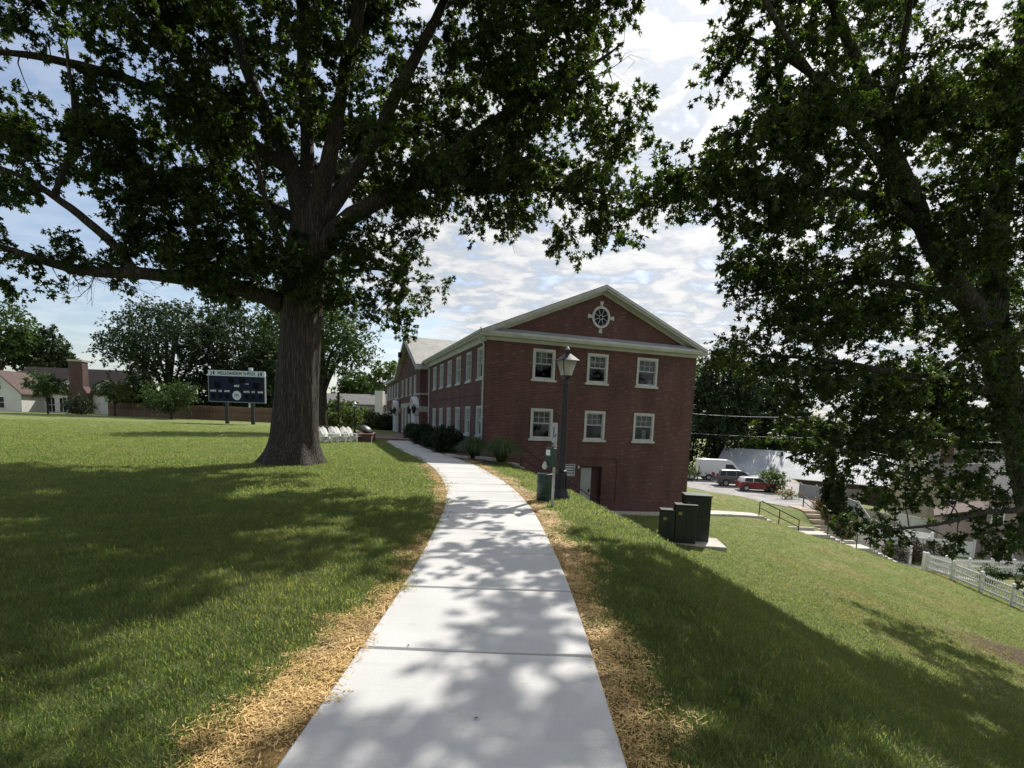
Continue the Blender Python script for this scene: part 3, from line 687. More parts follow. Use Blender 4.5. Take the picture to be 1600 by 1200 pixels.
# round window in the gable with four keystones
rw = empty('round_window', (6.08, 0, 7.25)); rw.parent = bld
def ring(r0, r1, y0, y1, n=32, sx=1.0, sz=1.0):
    m = MB(); vs = []
    for i in range(n):
        a = 2 * math.pi * i / n; c, s = math.cos(a) * sx, math.sin(a) * sz
        vs += [(r0 * c, y0, r0 * s), (r1 * c, y0, r1 * s), (r1 * c, y1, r1 * s), (r0 * c, y1, r0 * s)]
    fs = []
    for i in range(n):
        j = (i + 1) % n
        for k in range(4): fs.append((i * 4 + k, i * 4 + (k + 1) % 4, j * 4 + (k + 1) % 4, j * 4 + k))
    return m.add(vs, fs)
ring(0.40, 0.52, -0.06, 0.0, sz=1.08).build('surround', M['white_trim'], rw)
m = MB(); m.M = None
vs = [(0.41 * math.cos(2 * math.pi * i / 32), -0.012, 0.44 * math.sin(2 * math.pi * i / 32)) for i in range(32)]; m.add(vs, [tuple(range(32))[::-1]])
m.build('pane', mat('dark_pane', (0.012, 0.014, 0.03), 0.5, 0.1, spec=0.15), rw)
m = ring(0.095, 0.125, -0.035, -0.016, 20)
for i in range(8):
    a = 2 * math.pi * (i + 0.5) / 8; c, s = math.cos(a), math.sin(a); m.bar((0.12 * c, -0.026, 0.12 * s), (0.41 * c, -0.026, 0.43 * s), 0.022, 0.022)
m.build('muntin_spokes', M['white_trim'], rw)
for i, (dx, dz) in enumerate(((0, 1), (1, 0), (0, -1), (-1, 0))):
    m = MB(); r0, r1 = (0.57, 0.80) if dz else (0.53, 0.76); w0, w1 = 0.065, 0.105
    if dz: P = [(-w0, dz * r0), (w0, dz * r0), (w1, dz * r1), (-w1, dz * r1)]
    else: P = [(dx * r0, -w0), (dx * r0, w0), (dx * r1, w1), (dx * r1, -w1)]
    m.prism(P, -0.05, 0.0, 'y'); m.build('keystone', M['white_trim'], rw)

# basement door, louvre, light, conduits on the gable wall
m = MB(); m.box(DOOR[0], 0.12, DOOR[2], DOOR[1] - 0.58, 0.17, DOOR[3] - 0.06); dr = m.build('basement_door', M['steel_door'], bld)
m = MB(); m.box(DOOR[1] - 0.72, 0.07, -1.9, DOOR[1] - 0.64, 0.118, -1.72); m.build('handle', M['black_rail'], dr)
m = MB(); m.box(DOOR[1] - 0.575, 0.30, DOOR[2], DOOR[1] + 0.05, 0.36, DOOR[3]); m.box(DOOR[0] - 0.02, 0.145, DOOR[2] - .3, DOOR[0] + 0.01, 1.2, DOOR[3] + .2); m.box(DOOR[1], 0.145, DOOR[2] - .3, DOOR[1] + 0.03, 1.2, DOOR[3] + .2); m.build('door_recess', M['brick'], bld)
m = MB(); m.box(4.36, -0.04, -0.98, 4.98, -0.003, -0.42); lou = m.build('louvre_vent', mat('louvre_dark', (0.05, 0.05, 0.05), 0.6), bld)
for i in range(4): m = MB(); m.prism([(-0.07, -0.96 + i * 0.135), (-0.045, -0.96 + i * 0.135), (-0.041, -0.88 + i * 0.135), (-0.055, -0.88 + i * 0.135)], 4.40, 4.94, 'x'); m.build('louvre_blade', M['white_trim'], lou)
m = MB(); m.box(4.32, -0.055, -1.02, 4.36, -0.003, -0.38); m.box(4.98, -0.055, -1.02, 5.02, -0.003, -0.38); m.box(4.36, -0.055, -0.42, 4.98, -0.041, -0.38); m.box(4.36, -0.055, -1.02, 4.98, -0.041, -0.98); m.build('louvre_frame', M['white_trim'], lou)
m = MB(); m.box(5.16, -0.10, -0.62, 5.26, -0.003, -0.48, 0.01); m.build('door_light', M['white_trim'], bld)
m = MB(); m.tube([(4.6, -0.03, -0.05), (7.55, -0.03, -0.05), (7.55, -0.03, -2.4)], 0.018, 6); m.build('conduit', mat('brick_red_conduit', (0.10, 0.035, 0.03), 0.6), bld)
m = MB(); m.box(7.40, -0.05, -0.16, 7.66, -0.003, -0.03); m.build('junction_box', M['brick'], bld)

# entrance pavilions with arched white hoods and lanterns
M['door_white'] = mat('door_white_paint', (0.72, 0.74, 0.78), 0.4, 0.05)
def pavilion(s0, s1, off, zt):
    p = MB(FL(0)); p.box(s0, 0.004, -0.3, s1, off, zt - 0.12); w = p.build('entrance_pavilion', M['brick'], bld)
    p = MB(FL(0)); p.box(s0 - 0.10, 0.003, zt - 0.118, s1 + 0.10, off + 0.10, zt + 0.02, 0.015); p.build('stone_cap', M['stone'], w)
    p = MB(FL(0)); p.box(s0 - 0.03, 0.003, 2.2, s1 + 0.03, off + 0.03, 2.62); p.build('stone_band', M['stone'], w)
    c = (s0 + s1) / 2; hw = 0.85
    p = MB(FL(-off))
    for a in (c - hw, c + hw - 0.2): p.box(a, 0.003, 0.18, a + 0.2, 0.34, 2.42)
    p.box(c - hw + 0.2, 0.003, 0.18, c + hw - 0.2, 0.06, 2.42); p.build('door_surround', M['door_white'], w)
    n = 14; vs = []
    for i in range(n + 1):
        a = math.pi * i / n; vs += [(c - 0.95 * math.cos(a), 0.003, 2.45 + 0.95 * math.sin(a)), (c - 0.95 * math.cos(a), 0.46, 2.45 + 0.95 * math.sin(a)), (c - 0.8 * math.cos(a), 0.46, 2.45 + 0.8 * math.sin(a)), (c - 0.8 * math.cos(a), 0.003, 2.45 + 0.8 * math.sin(a))]
    fs = [(i * 4 + k, i * 4 + 4 + k, i * 4 + 4 + (k + 1) % 4, i * 4 + (k + 1) % 4) for i in range(n) for k in range(4)]
    p = MB(FL(-off)); p.add(vs, fs); p.add([(c - 0.8 * math.cos(math.pi * i / n), 0.12, 2.45 + 0.8 * math.sin(math.pi * i / n)) for i in range(n + 1)], [tuple(range(n + 1))]); p.build('arched_hood', M['door_white'], w)
    for a in (c - 1.25, c + 1.2):
        p = MB(FL(-off)); p.tube([(a, 0.0, 1.95), (a, 0.42, 1.93), (a, 0.46, 2.05)], 0.03, 6); p.lathe([(0.05, 2.05), (0.1, 2.1), (0.17, 2.45), (0.2, 2.47), (0.12, 2.6), (0.03, 2.68), (0.03, 2.78)], 8, (a, 0.46, 0)); p.build('wall_lantern', M['black_paint'], w)
pavilion(15.5, 18.4, 0.62, 3.6); pavilion(27.9, 30.8, 0.62, 3.6)
# floodlight under the centre gable
m = MB(); m.box(BOFF - 0.75, bm_ + 0.9, 7.1, BOFF - 0.45, bm_ + 1.25, 7.55, 0.02); m.tube([(BOFF, bm_ + 1.05, 6.6), (BOFF - 0.6, bm_ + 1.05, 6.65), (BOFF - 0.6, bm_ + 1.05, 7.1)], 0.035, 6); m.build('floodlight', M['black_paint'], bld)
# handrail of the sunken stair along the gable wall
hr = empty('stair_handrail', tuple(bl(0.9, -1.25, 0.0)), A_B, 'thin black handrail running down the gable wall to the basement door', 'handrail')
m = MB(); m.tube([(0, 0, 0.62), (0.6, 0, 0.55), (4.6, 0, -2.0), (5.2, 0, -2.05)], 0.024, 8); m.build('rail', M['black_rail'], hr)
m = MB(); m.tube([(0.6, 0, 0.05), (4.6, 0, -2.5)], 0.02, 8); m.build('lower_rail', M['black_rail'], hr)
for t in (0.0, 0.33, 0.66, 1.0): m = MB(); x = 0.6 + 4 * t; z = 0.55 - 2.55 * t; m.tube([(x, 0, z - 0.95), (x, 0, z)], 0.022, 8); m.build('baluster_post', M['black_rail'], hr)
st = empty('basement_stair', tuple(bl(1.2, 0, 0.0)), A_B, 'concrete stair dropping along the gable wall to the basement door', 'stairs')
for k in range(16): m = MB(); m.box(k * 0.28, -1.12, -3.3, k * 0.28 + 0.3, -0.02, -0.30 - k * 0.17); m.build('step', M['concrete'], st)

# ------------------------------------------------------------------ trees and foliage
def unit(a): return a / (np.linalg.norm(a, axis=-1, keepdims=True) + 1e-9)
def leaf_quads(P, D, size, rng, blades=3, aspect=0.36, droop=0.25):
    """leaves at P with stalk directions D: each leaf is a few crossed rhombic lobes -> (V, F)"""
    n = len(P)
    T = unit(D + rng.normal(0, 0.55, (n, 3)) + np.array([0, 0, -droop]))
    N = unit(rng.normal(0, 0.6, (n, 3)) + np.array([0, 0, 0.8])); B = unit(np.cross(N, T)); N = np.cross(T, B)
    L = size * rng.uniform(0.7, 1.25, n)[:, None]
    VV, FF = [], []
    spec = [(0.0, 0.0, 1.0, aspect), (0.95, 0.30, 0.62, aspect * 0.8), (-0.95, 0.30, 0.62, aspect * 0.8), (0.5, 0.62, 0.5, aspect * 0.7), (-0.5, .62, .5, aspect * .7)][:blades]
    for k, (ang, start, ln, asp) in enumerate(spec):
        t = T * math.cos(ang) + B * math.sin(ang); b = -T * math.sin(ang) + B * math.cos(ang)
        t = unit(t + N * (0.22 * (k % 2 * 2 - 1)) * (k > 0)); o = P + T * L * start
        c = o + t * L * ln * 0.55 + N * L * 0.05
        VV += [o, c + b * L * ln * asp * 0.5, o + t * L * ln - N * L * 0.06, c - b * L * ln * asp * 0.5]
    V = np.stack(VV, 1).reshape(-1, 3)
    return V, np.arange(len(V)).reshape(-1, 4)
def clusters_to_leaves(C, n_shoot, n_leaf, length, size, rng, flat=0.65, blades=3, aspect=0.36):
    S = np.repeat(C, n_shoot, 0); D = unit(rng.normal(0, 1, (len(S), 3)) * np.array([1, 1, flat]))
    ln = length * rng.uniform(0.45, 1.15, len(S))
    P = np.repeat(S, n_leaf, 0); DD = np.repeat(D, n_leaf, 0); LL = np.repeat(ln, n_leaf)
    u = np.sqrt(rng.uniform(0.04, 1.0, len(P)))
    P = P + DD * (u * LL)[:, None] + rng.normal(0, 0.05 * length, P.shape) - np.array([0, 0, 0.18]) * (u ** 2 * LL)[:, None]
    return leaf_quads(P, DD, size, rng, blades, aspect)
def ellipsoid(c, r, n, rng, fill=0.55):
    d = unit(rng.normal(0, 1, (n, 3))); u = rng.uniform(0, 1, n) ** (1 / 3); u = fill * u + (1 - fill) * np.sqrt(u)
    return np.array(c) + d * u[:, None] * np.array(r)
def grow(limbs, clusters, rng, r_tip=0.012, sag=0.12):
    """join every leaf cluster to the nearest wood; returns twig polylines"""
    nodes, nr = [], []
    for pts, rr in limbs:
        pts = np.array(pts)
        for i in range(len(pts) - 1):
            k = max(2, int(np.linalg.norm(pts[i + 1] - pts[i]) / 0.35))
            for t in np.linspace(0, 1, k, endpoint=False): nodes.append(pts[i] * (1 - t) + pts[i + 1] * t); nr.append(rr[i] * (1 - t) + rr[i + 1] * t)
        nodes.append(pts[-1]); nr.append(rr[-1])
    nodes = np.array(nodes); nr = np.array(nr)
    cap = len(nodes) + len(clusters) * 4; A = np.full((cap, 3), 1e6); A[:len(nodes)] = nodes; R_ = np.zeros(cap); R_[:len(nodes)] = nr; m = len(nodes)
    d0 = np.array([np.min(((nodes - c) ** 2).sum(1)) for c in clusters]); twigs = []
    for ci in np.argsort(d0):
        c = clusters[ci]; j = int(((A[:m] - c) ** 2).sum(1).argmin()); a = A[j]; L = np.linalg.norm(c - a)
        if L < 0.05: continue
        r0 = min(R_[j] * 0.6, 0.012 + 0.016 * L); bend = rng.normal(0, 0.10 * L, 3) + np.array([0, 0, sag * L])
        pts = [a, a * 0.66 + c * 0.34 + bend, a * 0.3 + c * 0.7 + bend * 0.7, c]; rs = [r0, r0 * 0.75, r0 * 0.5, r_tip * 0.7]
        twigs.append((pts, rs))
        for p, r in zip(pts[1:], rs[1:]): A[m] = p; R_[m] = r; m += 1
    return twigs
def wood_mesh(limbs, n=10, wob=0.05, rng=None):
    mb = MB()
    for pts, rr in limbs:
        P = np.array(pts, float); Q = spline(np.column_stack([P, rr]), 5) if len(P) > 2 else np.column_stack([P, rr])
        Q = Q.copy(); 
        if rng is not None and wob > 0: Q[1:-1, :3] += rng.normal(0, 1, (len(Q) - 2, 3)) * Q[1:-1, 3:4] * wob * 2
        mb.tube([tuple(q[:3]) for q in Q], [max(0.006, float(q[3])) for q in Q], n)
    return mb
def twig_mesh(tw, n=4):
    mb = MB()
    for pts, rs in tw: mb.tube([tuple(p) for p in pts], rs, n, False)
    return mb
def flared_trunk(base, pts, rr, rng, n=40, roots=7, flare=0.75, fh=0.55):
    """trunk with buttress roots: rings following pts"""
    P = np.array(pts, float); Q = spline(np.column_stack([P, rr]), 14); ph = rng.uniform(0, 6.28, roots); mb = MB(); vs = []
    for q in Q:
        h = max(0, q[2] - base[2])
        for k in range(n):
            a = 2 * math.pi * k / n
            lobe = 0.5 + 0.5 * math.cos(roots * a + 0.6 * math.sin(2 * a + ph[0]) + ph[1])
            r = q[3] * (1 + 0.035 * math.sin(9 * a + h * 0.8 + ph[2]) + 0.03 * math.sin(5 * a - h * 0.5 + ph[3]))
            r *= 1 + flare * math.exp(-h / fh) * (0.35 + 0.75 * lobe) + 0.16 * math.exp(-h / 1.6)
            vs.append((q[0] + r * math.cos(a), q[1] + r * math.sin(a), q[2]))
    m = len(Q); fs = [(i * n + k, i * n + (k + 1) % n, (i + 1) * n + (k + 1) % n, (i + 1) * n + k) for i in range(m - 1) for k in range(n)]
    mb.add(vs, fs); return mb
def px_limb(L):
    return ([np.array(at(x, y, Y)) for x, y, Y, r in L], [r for *_, r in L])
def px_blobs(B, rng, mul=1.0):
    out = []
    for x, y, Y, rx, ry, rY, n in B:
        c = np.array(at(x, y, Y)); s = Y / F_PX
        k = max(1, int(round(n * mul / 5))); par = ellipsoid(c, (rx * s, rY, ry * s), k, rng, 0.7)          # boughs, each with a handful of leaf clusters
        out.append(np.repeat(par, 5, 0) + rng.normal(0, 1, (k * 5, 3)) * np.array((.42, .42, .26)))
    return np.vstack(out)

# --- the big oak left of the walk
rng = np.random.default_rng(5)
oak_base = onz(455, 722, 0.03); oak = empty('oak_tree', tuple(oak_base), label='massive old oak with flared trunk standing on the lawn left of the walk', cat='tree')
ob = np.array(oak_base)
def loc(limbs): return [([p - ob for p in pts], r) for pts, r in limbs]
tp = [(457, 728, 18.3, .72), (459, 690, 18.3, .70), (464, 600, 18.3, .66), (470, 510, 18.3, .645), (474, 440, 18.3, .65), (480, 385, 18.3, .65), (486, 345, 18.3, .56)]
oakL = [
 [(440, 475, 18.2, .34), (385, 452, 17.6, .27), (250, 430, 16.8, .19), (130, 422, 16.2, .15), (60, 405, 15.8, .11), (0, 385, 15.5, .08), (-90, 360, 15.2, .05)],
 [(215, 428, 16.6, .14), (175, 380, 16.3, .13), (110, 325, 16, .11), (50, 285, 15.7, .08), (0, 262, 15.5, .06), (-70, 230, 15.3, .04)],
 [(85, 305, 15.9, .08), (112, 230, 15.8, .07), (115, 170, 15.6, .05), (103, 70, 15.4, .04)],
 [(500, 395, 18.3, .36), (530, 352, 18.1, .29), (580, 320, 17.9, .25), (640, 292, 17.6, .21), (700, 280, 17.2, .16), (790, 290, 16.8, .11), (880, 295, 16.4, .08), (960, 300, 16, .05)],
 [(630, 296, 17.6, .16), (700, 240, 17.2, .14), (800, 170, 16.8, .11), (880, 130, 16.5, .09), (940, 92, 16.3, .045), (975, 66, 16.2, .012)],
 [(478, 360, 18.3, .40), (452, 255, 18.6, .27), (402, 150, 19, .20), (370, 60, 19.4, .2), (340, -60, 19.8, .14), (310, -180, 20, .08)],
 [(480, 350, 18.4, .34), (480, 230, 19, .22), (475, 120, 19.6, .22), (470, 0, 20, .16), (465, -170, 20, .09)],
 [(488, 350, 18.2, .38), (518, 235, 17.8, .24), (537, 120, 17.4, .18), (560, 20, 17, .18), (590, -140, 16.6, .09)],
 [(498, 350, 18.2, .29), (570, 250, 18, .19), (622, 140, 17.6, .18), (680, 30, 17.2, .13), (740, -110, 17, .07)],
 [(455, 265, 18.5, .24), (330, 190, 17.8, .18), (200, 125, 17, .13), (80, 92, 16.4, .1), (-20, 78, 16, .06)],
 [(475, 120, 19.4, .12), (470, -20, 16.5, .10), (430, -200, 13.5, .08), (380, -420, 11.5, .05)],
 [(484, 340, 18.6, .26), (540, 260, 21, .18), (600, 200, 24, .12), (660, 180, 26, .07)],
 [(474, 350, 18.8, .24), (380, 300, 21.5, .16), (300, 260, 24, .1)],
 [(498, 420, 18.3, .10), (540, 425, 17.9, .07), (590, 420, 17.6, .05), (640, 440, 17.3, .03)],
 [(455, 430, 18.0, .12), (420, 330, 17.2, .09), (395, 220, 16.6, .05)],
]
oak_limbs = [px_limb(L) for L in oakL]; tl = px_limb(tp)
flared_trunk(np.zeros(3), [p - ob for p in tl[0]], tl[1], rng, 56, 6, 0.52, 0.42).build('trunk', M['bark'], oak, 'all')
wood_mesh(loc(oak_limbs), 12, 0.03, rng).build('limbs', M['bark'], oak, 'all')
oakB = [
 (40, 130, 16, 120, 120, 2.6, 110), (60, 240, 16, 110, 70, 2.2, 60), (30, 350, 15.7, 60, 40, 1.5, 16), (150, 370, 16.2, 45, 40, 1.4, 14), (90, 440, 15.8, 32, 26, .8, 8), (20, 405, 15.6, 40, 24, 1, 8),
 (180, 40, 17, 150, 90, 3.5, 100), (200, 210, 16.8, 110, 90, 2.8, 95), (290, 300, 17.2, 95, 90, 2.6, 90), (235, 345, 16.6, 60, 50, 1.5, 26),
 (310, 410, 17.4, 95, 58, 2.2, 75), (385, 440, 17.6, 70, 48, 1.8, 42), (350, 355, 17.6, 70, 60, 2, 45),
 (360, 110, 19, 130, 130, 3.6, 130), (420, 280, 19.5, 80, 100, 3, 70), (330, 220, 18, 90, 90, 3, 70), (560, 90, 18, 140, 120, 4.5, 150), (620, 225, 18, 120, 95, 3.4, 130),
 (720, 80, 17, 130, 110, 3.4, 120), (740, 200, 17, 110, 70, 2.8, 85), (740, 290, 17, 110, 50, 2.2, 75), (850, 110, 16.5, 110, 100, 2.6, 75),
 (870, 260, 16.4, 95, 75, 2.0, 62), (950, 270, 16, 60, 70, 1.7, 30), (900, 330, 16.2, 60, 30, 1.2, 16), (930, 190, 16, 40, 50, 1.4, 15), (940, 30, 16, 60, 40, 1.5, 20),
 (600, 370, 17.8, 65, 40, 1.8, 34), (560, 430, 18.3, 70, 38, 1.8, 34), (625, 440, 17.4, 32, 26, 1, 9), (520, 450, 17.6, 45, 35, 1.0, 14), (590, 500, 18.4, 40, 40, 1.2, 10), (440, 395, 17.2, 35, 30, .8, 9),
 (60, -110, 15, 190, 90, 3.5, 100), (380, -140, 17.5, 200, 110, 5, 130), (690, -120, 16.5, 190, 90, 4.5, 60), (530, -330, 14, 260, 110, 5, 80), (200, -330, 16, 220, 110, 4, 110), (330, -260, 12.5, 260, 130, 3, 110), (120, -200, 11.5, 200, 130, 3, 80), (480, -600, 11, 300, 160, 3.5, 90), (850, -70, 17, 160, 80, 3.5, 110), (780, -230, 17, 220, 90, 4, 110), (560, -250, 18, 220, 90, 5, 110), (920, -140, 16, 100, 45, 2, 70), (1000, -170, 15.5, 80, 45, 1.6, 40), (780, -130, 15, 120, 50, 2, 50), (-120, 100, 16, 90, 170, 3, 60), (560, 230, 23, 130, 110, 3.0, 70), (330, 260, 23, 90, 90, 2.5, 40)]  # boughs above the view are unseen, clusters added there to deepen the lawn's shade
oakB = [(x, y, Y, rx, ry, rY, n * (.70 if x < 320 else .84) if y > 0 and Y < 22 else n) for x, y, Y, rx, ry, rY, n in oakB]
cl = px_blobs(oakB, rng)
tw = grow(oak_limbs, cl, rng)
twig_mesh([([p - ob for p in pts], rs) for pts, rs in tw]).build('branches', M['bark'], oak)['kind'] = 'stuff'
# dead bare twigs hanging under the lower limbs
dead = []
for (x, y, Y, n) in ((150, 425, 16.3, 7), (110, 420, 16.1, 6), (215, 432, 16.7, 5), (800, 300, 16.8, 5), (890, 300, 16.3, 6), (520, 210, 17.5, 6), (950, 110, 15.9, 5), (470, 60, 18.4, 4)):
    a0 = np.array(at(x, y, Y))
    for k in range(n):
        d = unit(rng.normal(0, 1, 3) * np.array([1, .6, .5]) + np.array([-0.1, 0, -0.55])); L = rng.uniform(.6, 1.5)
        p1 = a0 + rng.normal(0, .2, 3) + d * L * .4; p2 = p1 + unit(d + rng.normal(0, .5, 3)) * L * .35; p3 = p2 + unit(d + rng.normal(0, .7, 3)) * L * .35
        dead.append(([a0, p1, p2, p3], [.014, .011, .007, .003]))
        for q in range(2): e = p1 * (1 - q * .8) + p2 * q * .8; dead.append(([e, e + unit(d + rng.normal(0, .9, 3)) * .3, e + unit(d + rng.normal(0, .9, 3)) * .55], [.007, .005, .002]))
twig_mesh([([p - ob for p in pts], rs) for pts, rs in dead]).build('dead_twigs', M['bark_b'], oak)['kind'] = 'stuff'
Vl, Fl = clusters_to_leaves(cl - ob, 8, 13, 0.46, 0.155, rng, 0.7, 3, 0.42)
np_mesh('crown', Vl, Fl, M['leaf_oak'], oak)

# --- the pin oak at the right, rooted on the lower slope
pin = empty('pin_oak_tree', tuple(RT), label='leaning pin oak at the right whose leafy boughs hang over the slope', cat='tree')
rb = np.array(RT)
tp = [(1668, 1045, 15.5, .56), (1650, 960, 15.5, .52), (1622, 800, 15.3, .46), (1597, 690, 15.2, .43), (1567, 590, 15, .40), (1550, 510, 15, .37), (1550, 440, 15, .30)]
pinL = [
 [(1550, 530, 15, .32), (1495, 445, 14.6, .27), (1452, 370, 14.3, .24), (1420, 295, 14, .21), (1382, 210, 13.7, .17), (1345, 110, 13.4, .13), (1300, 0, 13, .1), (1270, -120, 12.6, .06)],
 [(1550, 460, 15, .31), (1558, 350, 15, .27), (1572, 240, 15.2, .23), (1592, 150, 15.3, .2), (1600, 20, 15.4, .15), (1610, -160, 15.4, .08)],
 [(1452, 368, 14.3, .15), (1400, 325, 14, .14), (1330, 302, 13.6, .12), (1250, 298, 13.2, .09), (1190, 282, 12.9, .06), (1100, 262, 12.6, .04), (1020, 280, 12.4, .02)],
 [(1380, 208, 13.7, .1), (1340, 160, 13.4, .09), (1260, 110, 12.8, .07), (1190, 68, 12.4, .035), (1130, 42, 12.2, .010)],
 [(1553, 615, 15, .16), (1500, 602, 14.5, .13), (1415, 588, 14, .11), (1340, 572, 13.5, .08), (1270, 560, 13, .05), (1190, 555, 12.6, .03)],
 [(1580, 650, 15, .14), (1500, 676, 14, .1), (1420, 680, 13.4, .07), (1340, 690, 13, .05), (1270, 702, 12.6, .03), (1228, 716, 12.4, .02)],
 [(1608, 720, 15, .14), (1600, 790, 13.5, .09), (1540, 800, 12.8, .06), (1460, 820, 12.3, .04), (1380, 828, 12, .02)],
 [(1550, 480, 15, .14), (1450, 452, 14.4, .1), (1350, 440, 13.9, .08), (1250, 450, 13.3, .05), (1175, 462, 13, .03)],
 [(1382, 210, 13.7, .08), (1420, 20, 12.5, .06), (1450, -200, 11, .05), (1480, -400, 10, .03)], [(1560, 520, 15.1, .12), (1500, 560, 18, .09), (1440, 600, 20.5, .05)], [(1556, 400, 15.1, .12), (1540, 420, 18, .08), (1530, 440, 20, .05)],
 [(1560, 560, 15, .14), (1640, 480, 15, .1), (1720, 430, 15, .06)], [(1430, 320, 14, .1), (1330, 200, 12.8, .08), (1230, 60, 11.6, .06), (1130, -120, 10.6, .04)],
]
pin_limbs = [px_limb(L) for L in pinL]; tl = px_limb(tp)
flared_trunk(np.zeros(3), [p - rb for p in tl[0]], tl[1], rng, 28, 6, 0.55, 0.5).build('trunk', M['bark_b'], pin, 'all')
wood_mesh([([p - rb for p in pts], r) for pts, r in pin_limbs], 10, 0.03, rng).build('limbs', M['bark_b'], pin, 'all')
pinB = [
 (1020, 310, 12.5, 42, 50, .9, 14), (1080, 270, 12.6, 60, 55, 1.2, 26), (1150, 270, 12.9, 60, 70, 1.4, 34), (1160, 330, 12.8, 50, 40, 1.0, 14), (1090, 15, 12.2, 55, 22, 1.0, 12), (1200, 35, 12.4, 60, 45, 1.5, 26), (1255, 150, 13, 50, 55, 1.5, 30), (1220, 240, 13, 70, 60, 1.6, 40),
 (1280, 330, 13.3, 75, 70, 1.8, 46), (1320, 90, 13.4, 100, 95, 2.3, 80), (1370, 240, 13.9, 95, 90, 2.3, 80), (1480, 110, 14.5, 110, 110, 2.8, 90), (1560, 240, 15, 80, 130, 2.6, 65),
 (1240, 415, 13.2, 60, 38, 1.2, 24), (1330, 410, 13.7, 80, 50, 1.7, 42), (1180, 465, 13, 34, 30, .8, 10), (1235, 490, 13, 60, 40, 1.2, 24), (1330, 500, 13.5, 85, 50, 1.6, 44), (1440, 450, 14.2, 90, 85, 2, 72), (1440, 350, 14.2, 70, 60, 1.8, 40),
 (1190, 570, 12.7, 50, 40, 1.0, 20), (1260, 600, 12.9, 55, 40, 1.1, 20), (1190, 640, 12.7, 35, 28, .8, 5), (1340, 600, 13.3, 65, 30, 1.1, 18), (1450, 580, 14, 80, 55, 1.6, 38), (1540, 640, 14.5, 60, 80, 1.8, 36), (1420, 640, 13.6, 60, 28, 1.0, 14),
 (1270, 700, 12.6, 46, 20, .7, 11), (1340, 685, 12.9, 50, 22, .8, 13), (1420, 690, 13.2, 65, 28, 1, 18), (1500, 710, 13.5, 70, 45, 1.4, 22), (1570, 760, 13.5, 45, 60, 1.3, 14), (1440, 770, 12.6, 55, 34, .9, 10),
 (1400, 812, 12.2, 60, 12, .7, 10), (1480, 822, 12.4, 50, 20, .8, 5), (1560, 850, 12.5, 40, 12, .7, 4), (1560, 420, 15, 55, 90, 2.2, 34), (1560, 180, 14, 60, 100, .9, 34), (1575, 350, 14, 45, 70, .8, 24), (1540, 520, 14, 45, 50, .7, 16), (1420, 610, 20.5, 60, 45, 2, 46), (1500, 550, 20, 80, 70, 2.3, 56), (1560, 470, 19, 80, 80, 2.5, 56), (1460, 480, 19.5, 70, 60, 2, 36),
 (1280, -110, 11.5, 190, 80, 2.6, 26), (1500, -130, 13, 170, 90, 3.5, 64), (1480, -380, 10, 200, 140, 3, 34), (1680, 100, 15, 110, 280, 3.5, 80), (1710, 450, 15, 100, 180, 3, 50), (1120, -130, 10.8, 80, 60, 1.5, 4)]  # unseen outer boughs, counts tuned for the shade on slope and walk
cl = px_blobs(pinB, rng, 1.0)
tw = grow(pin_limbs, cl, rng)
twig_mesh([([p - rb for p in pts], rs) for pts, rs in tw]).build('branches', M['bark_b'], pin)['kind'] = 'stuff'
Vl, Fl = clusters_to_leaves(cl - rb, 7, 12, 0.43, 0.138, rng, 0.7, 3, 0.42)
np_mesh('crown', Vl, Fl, M['leaf_oak_b'], pin)

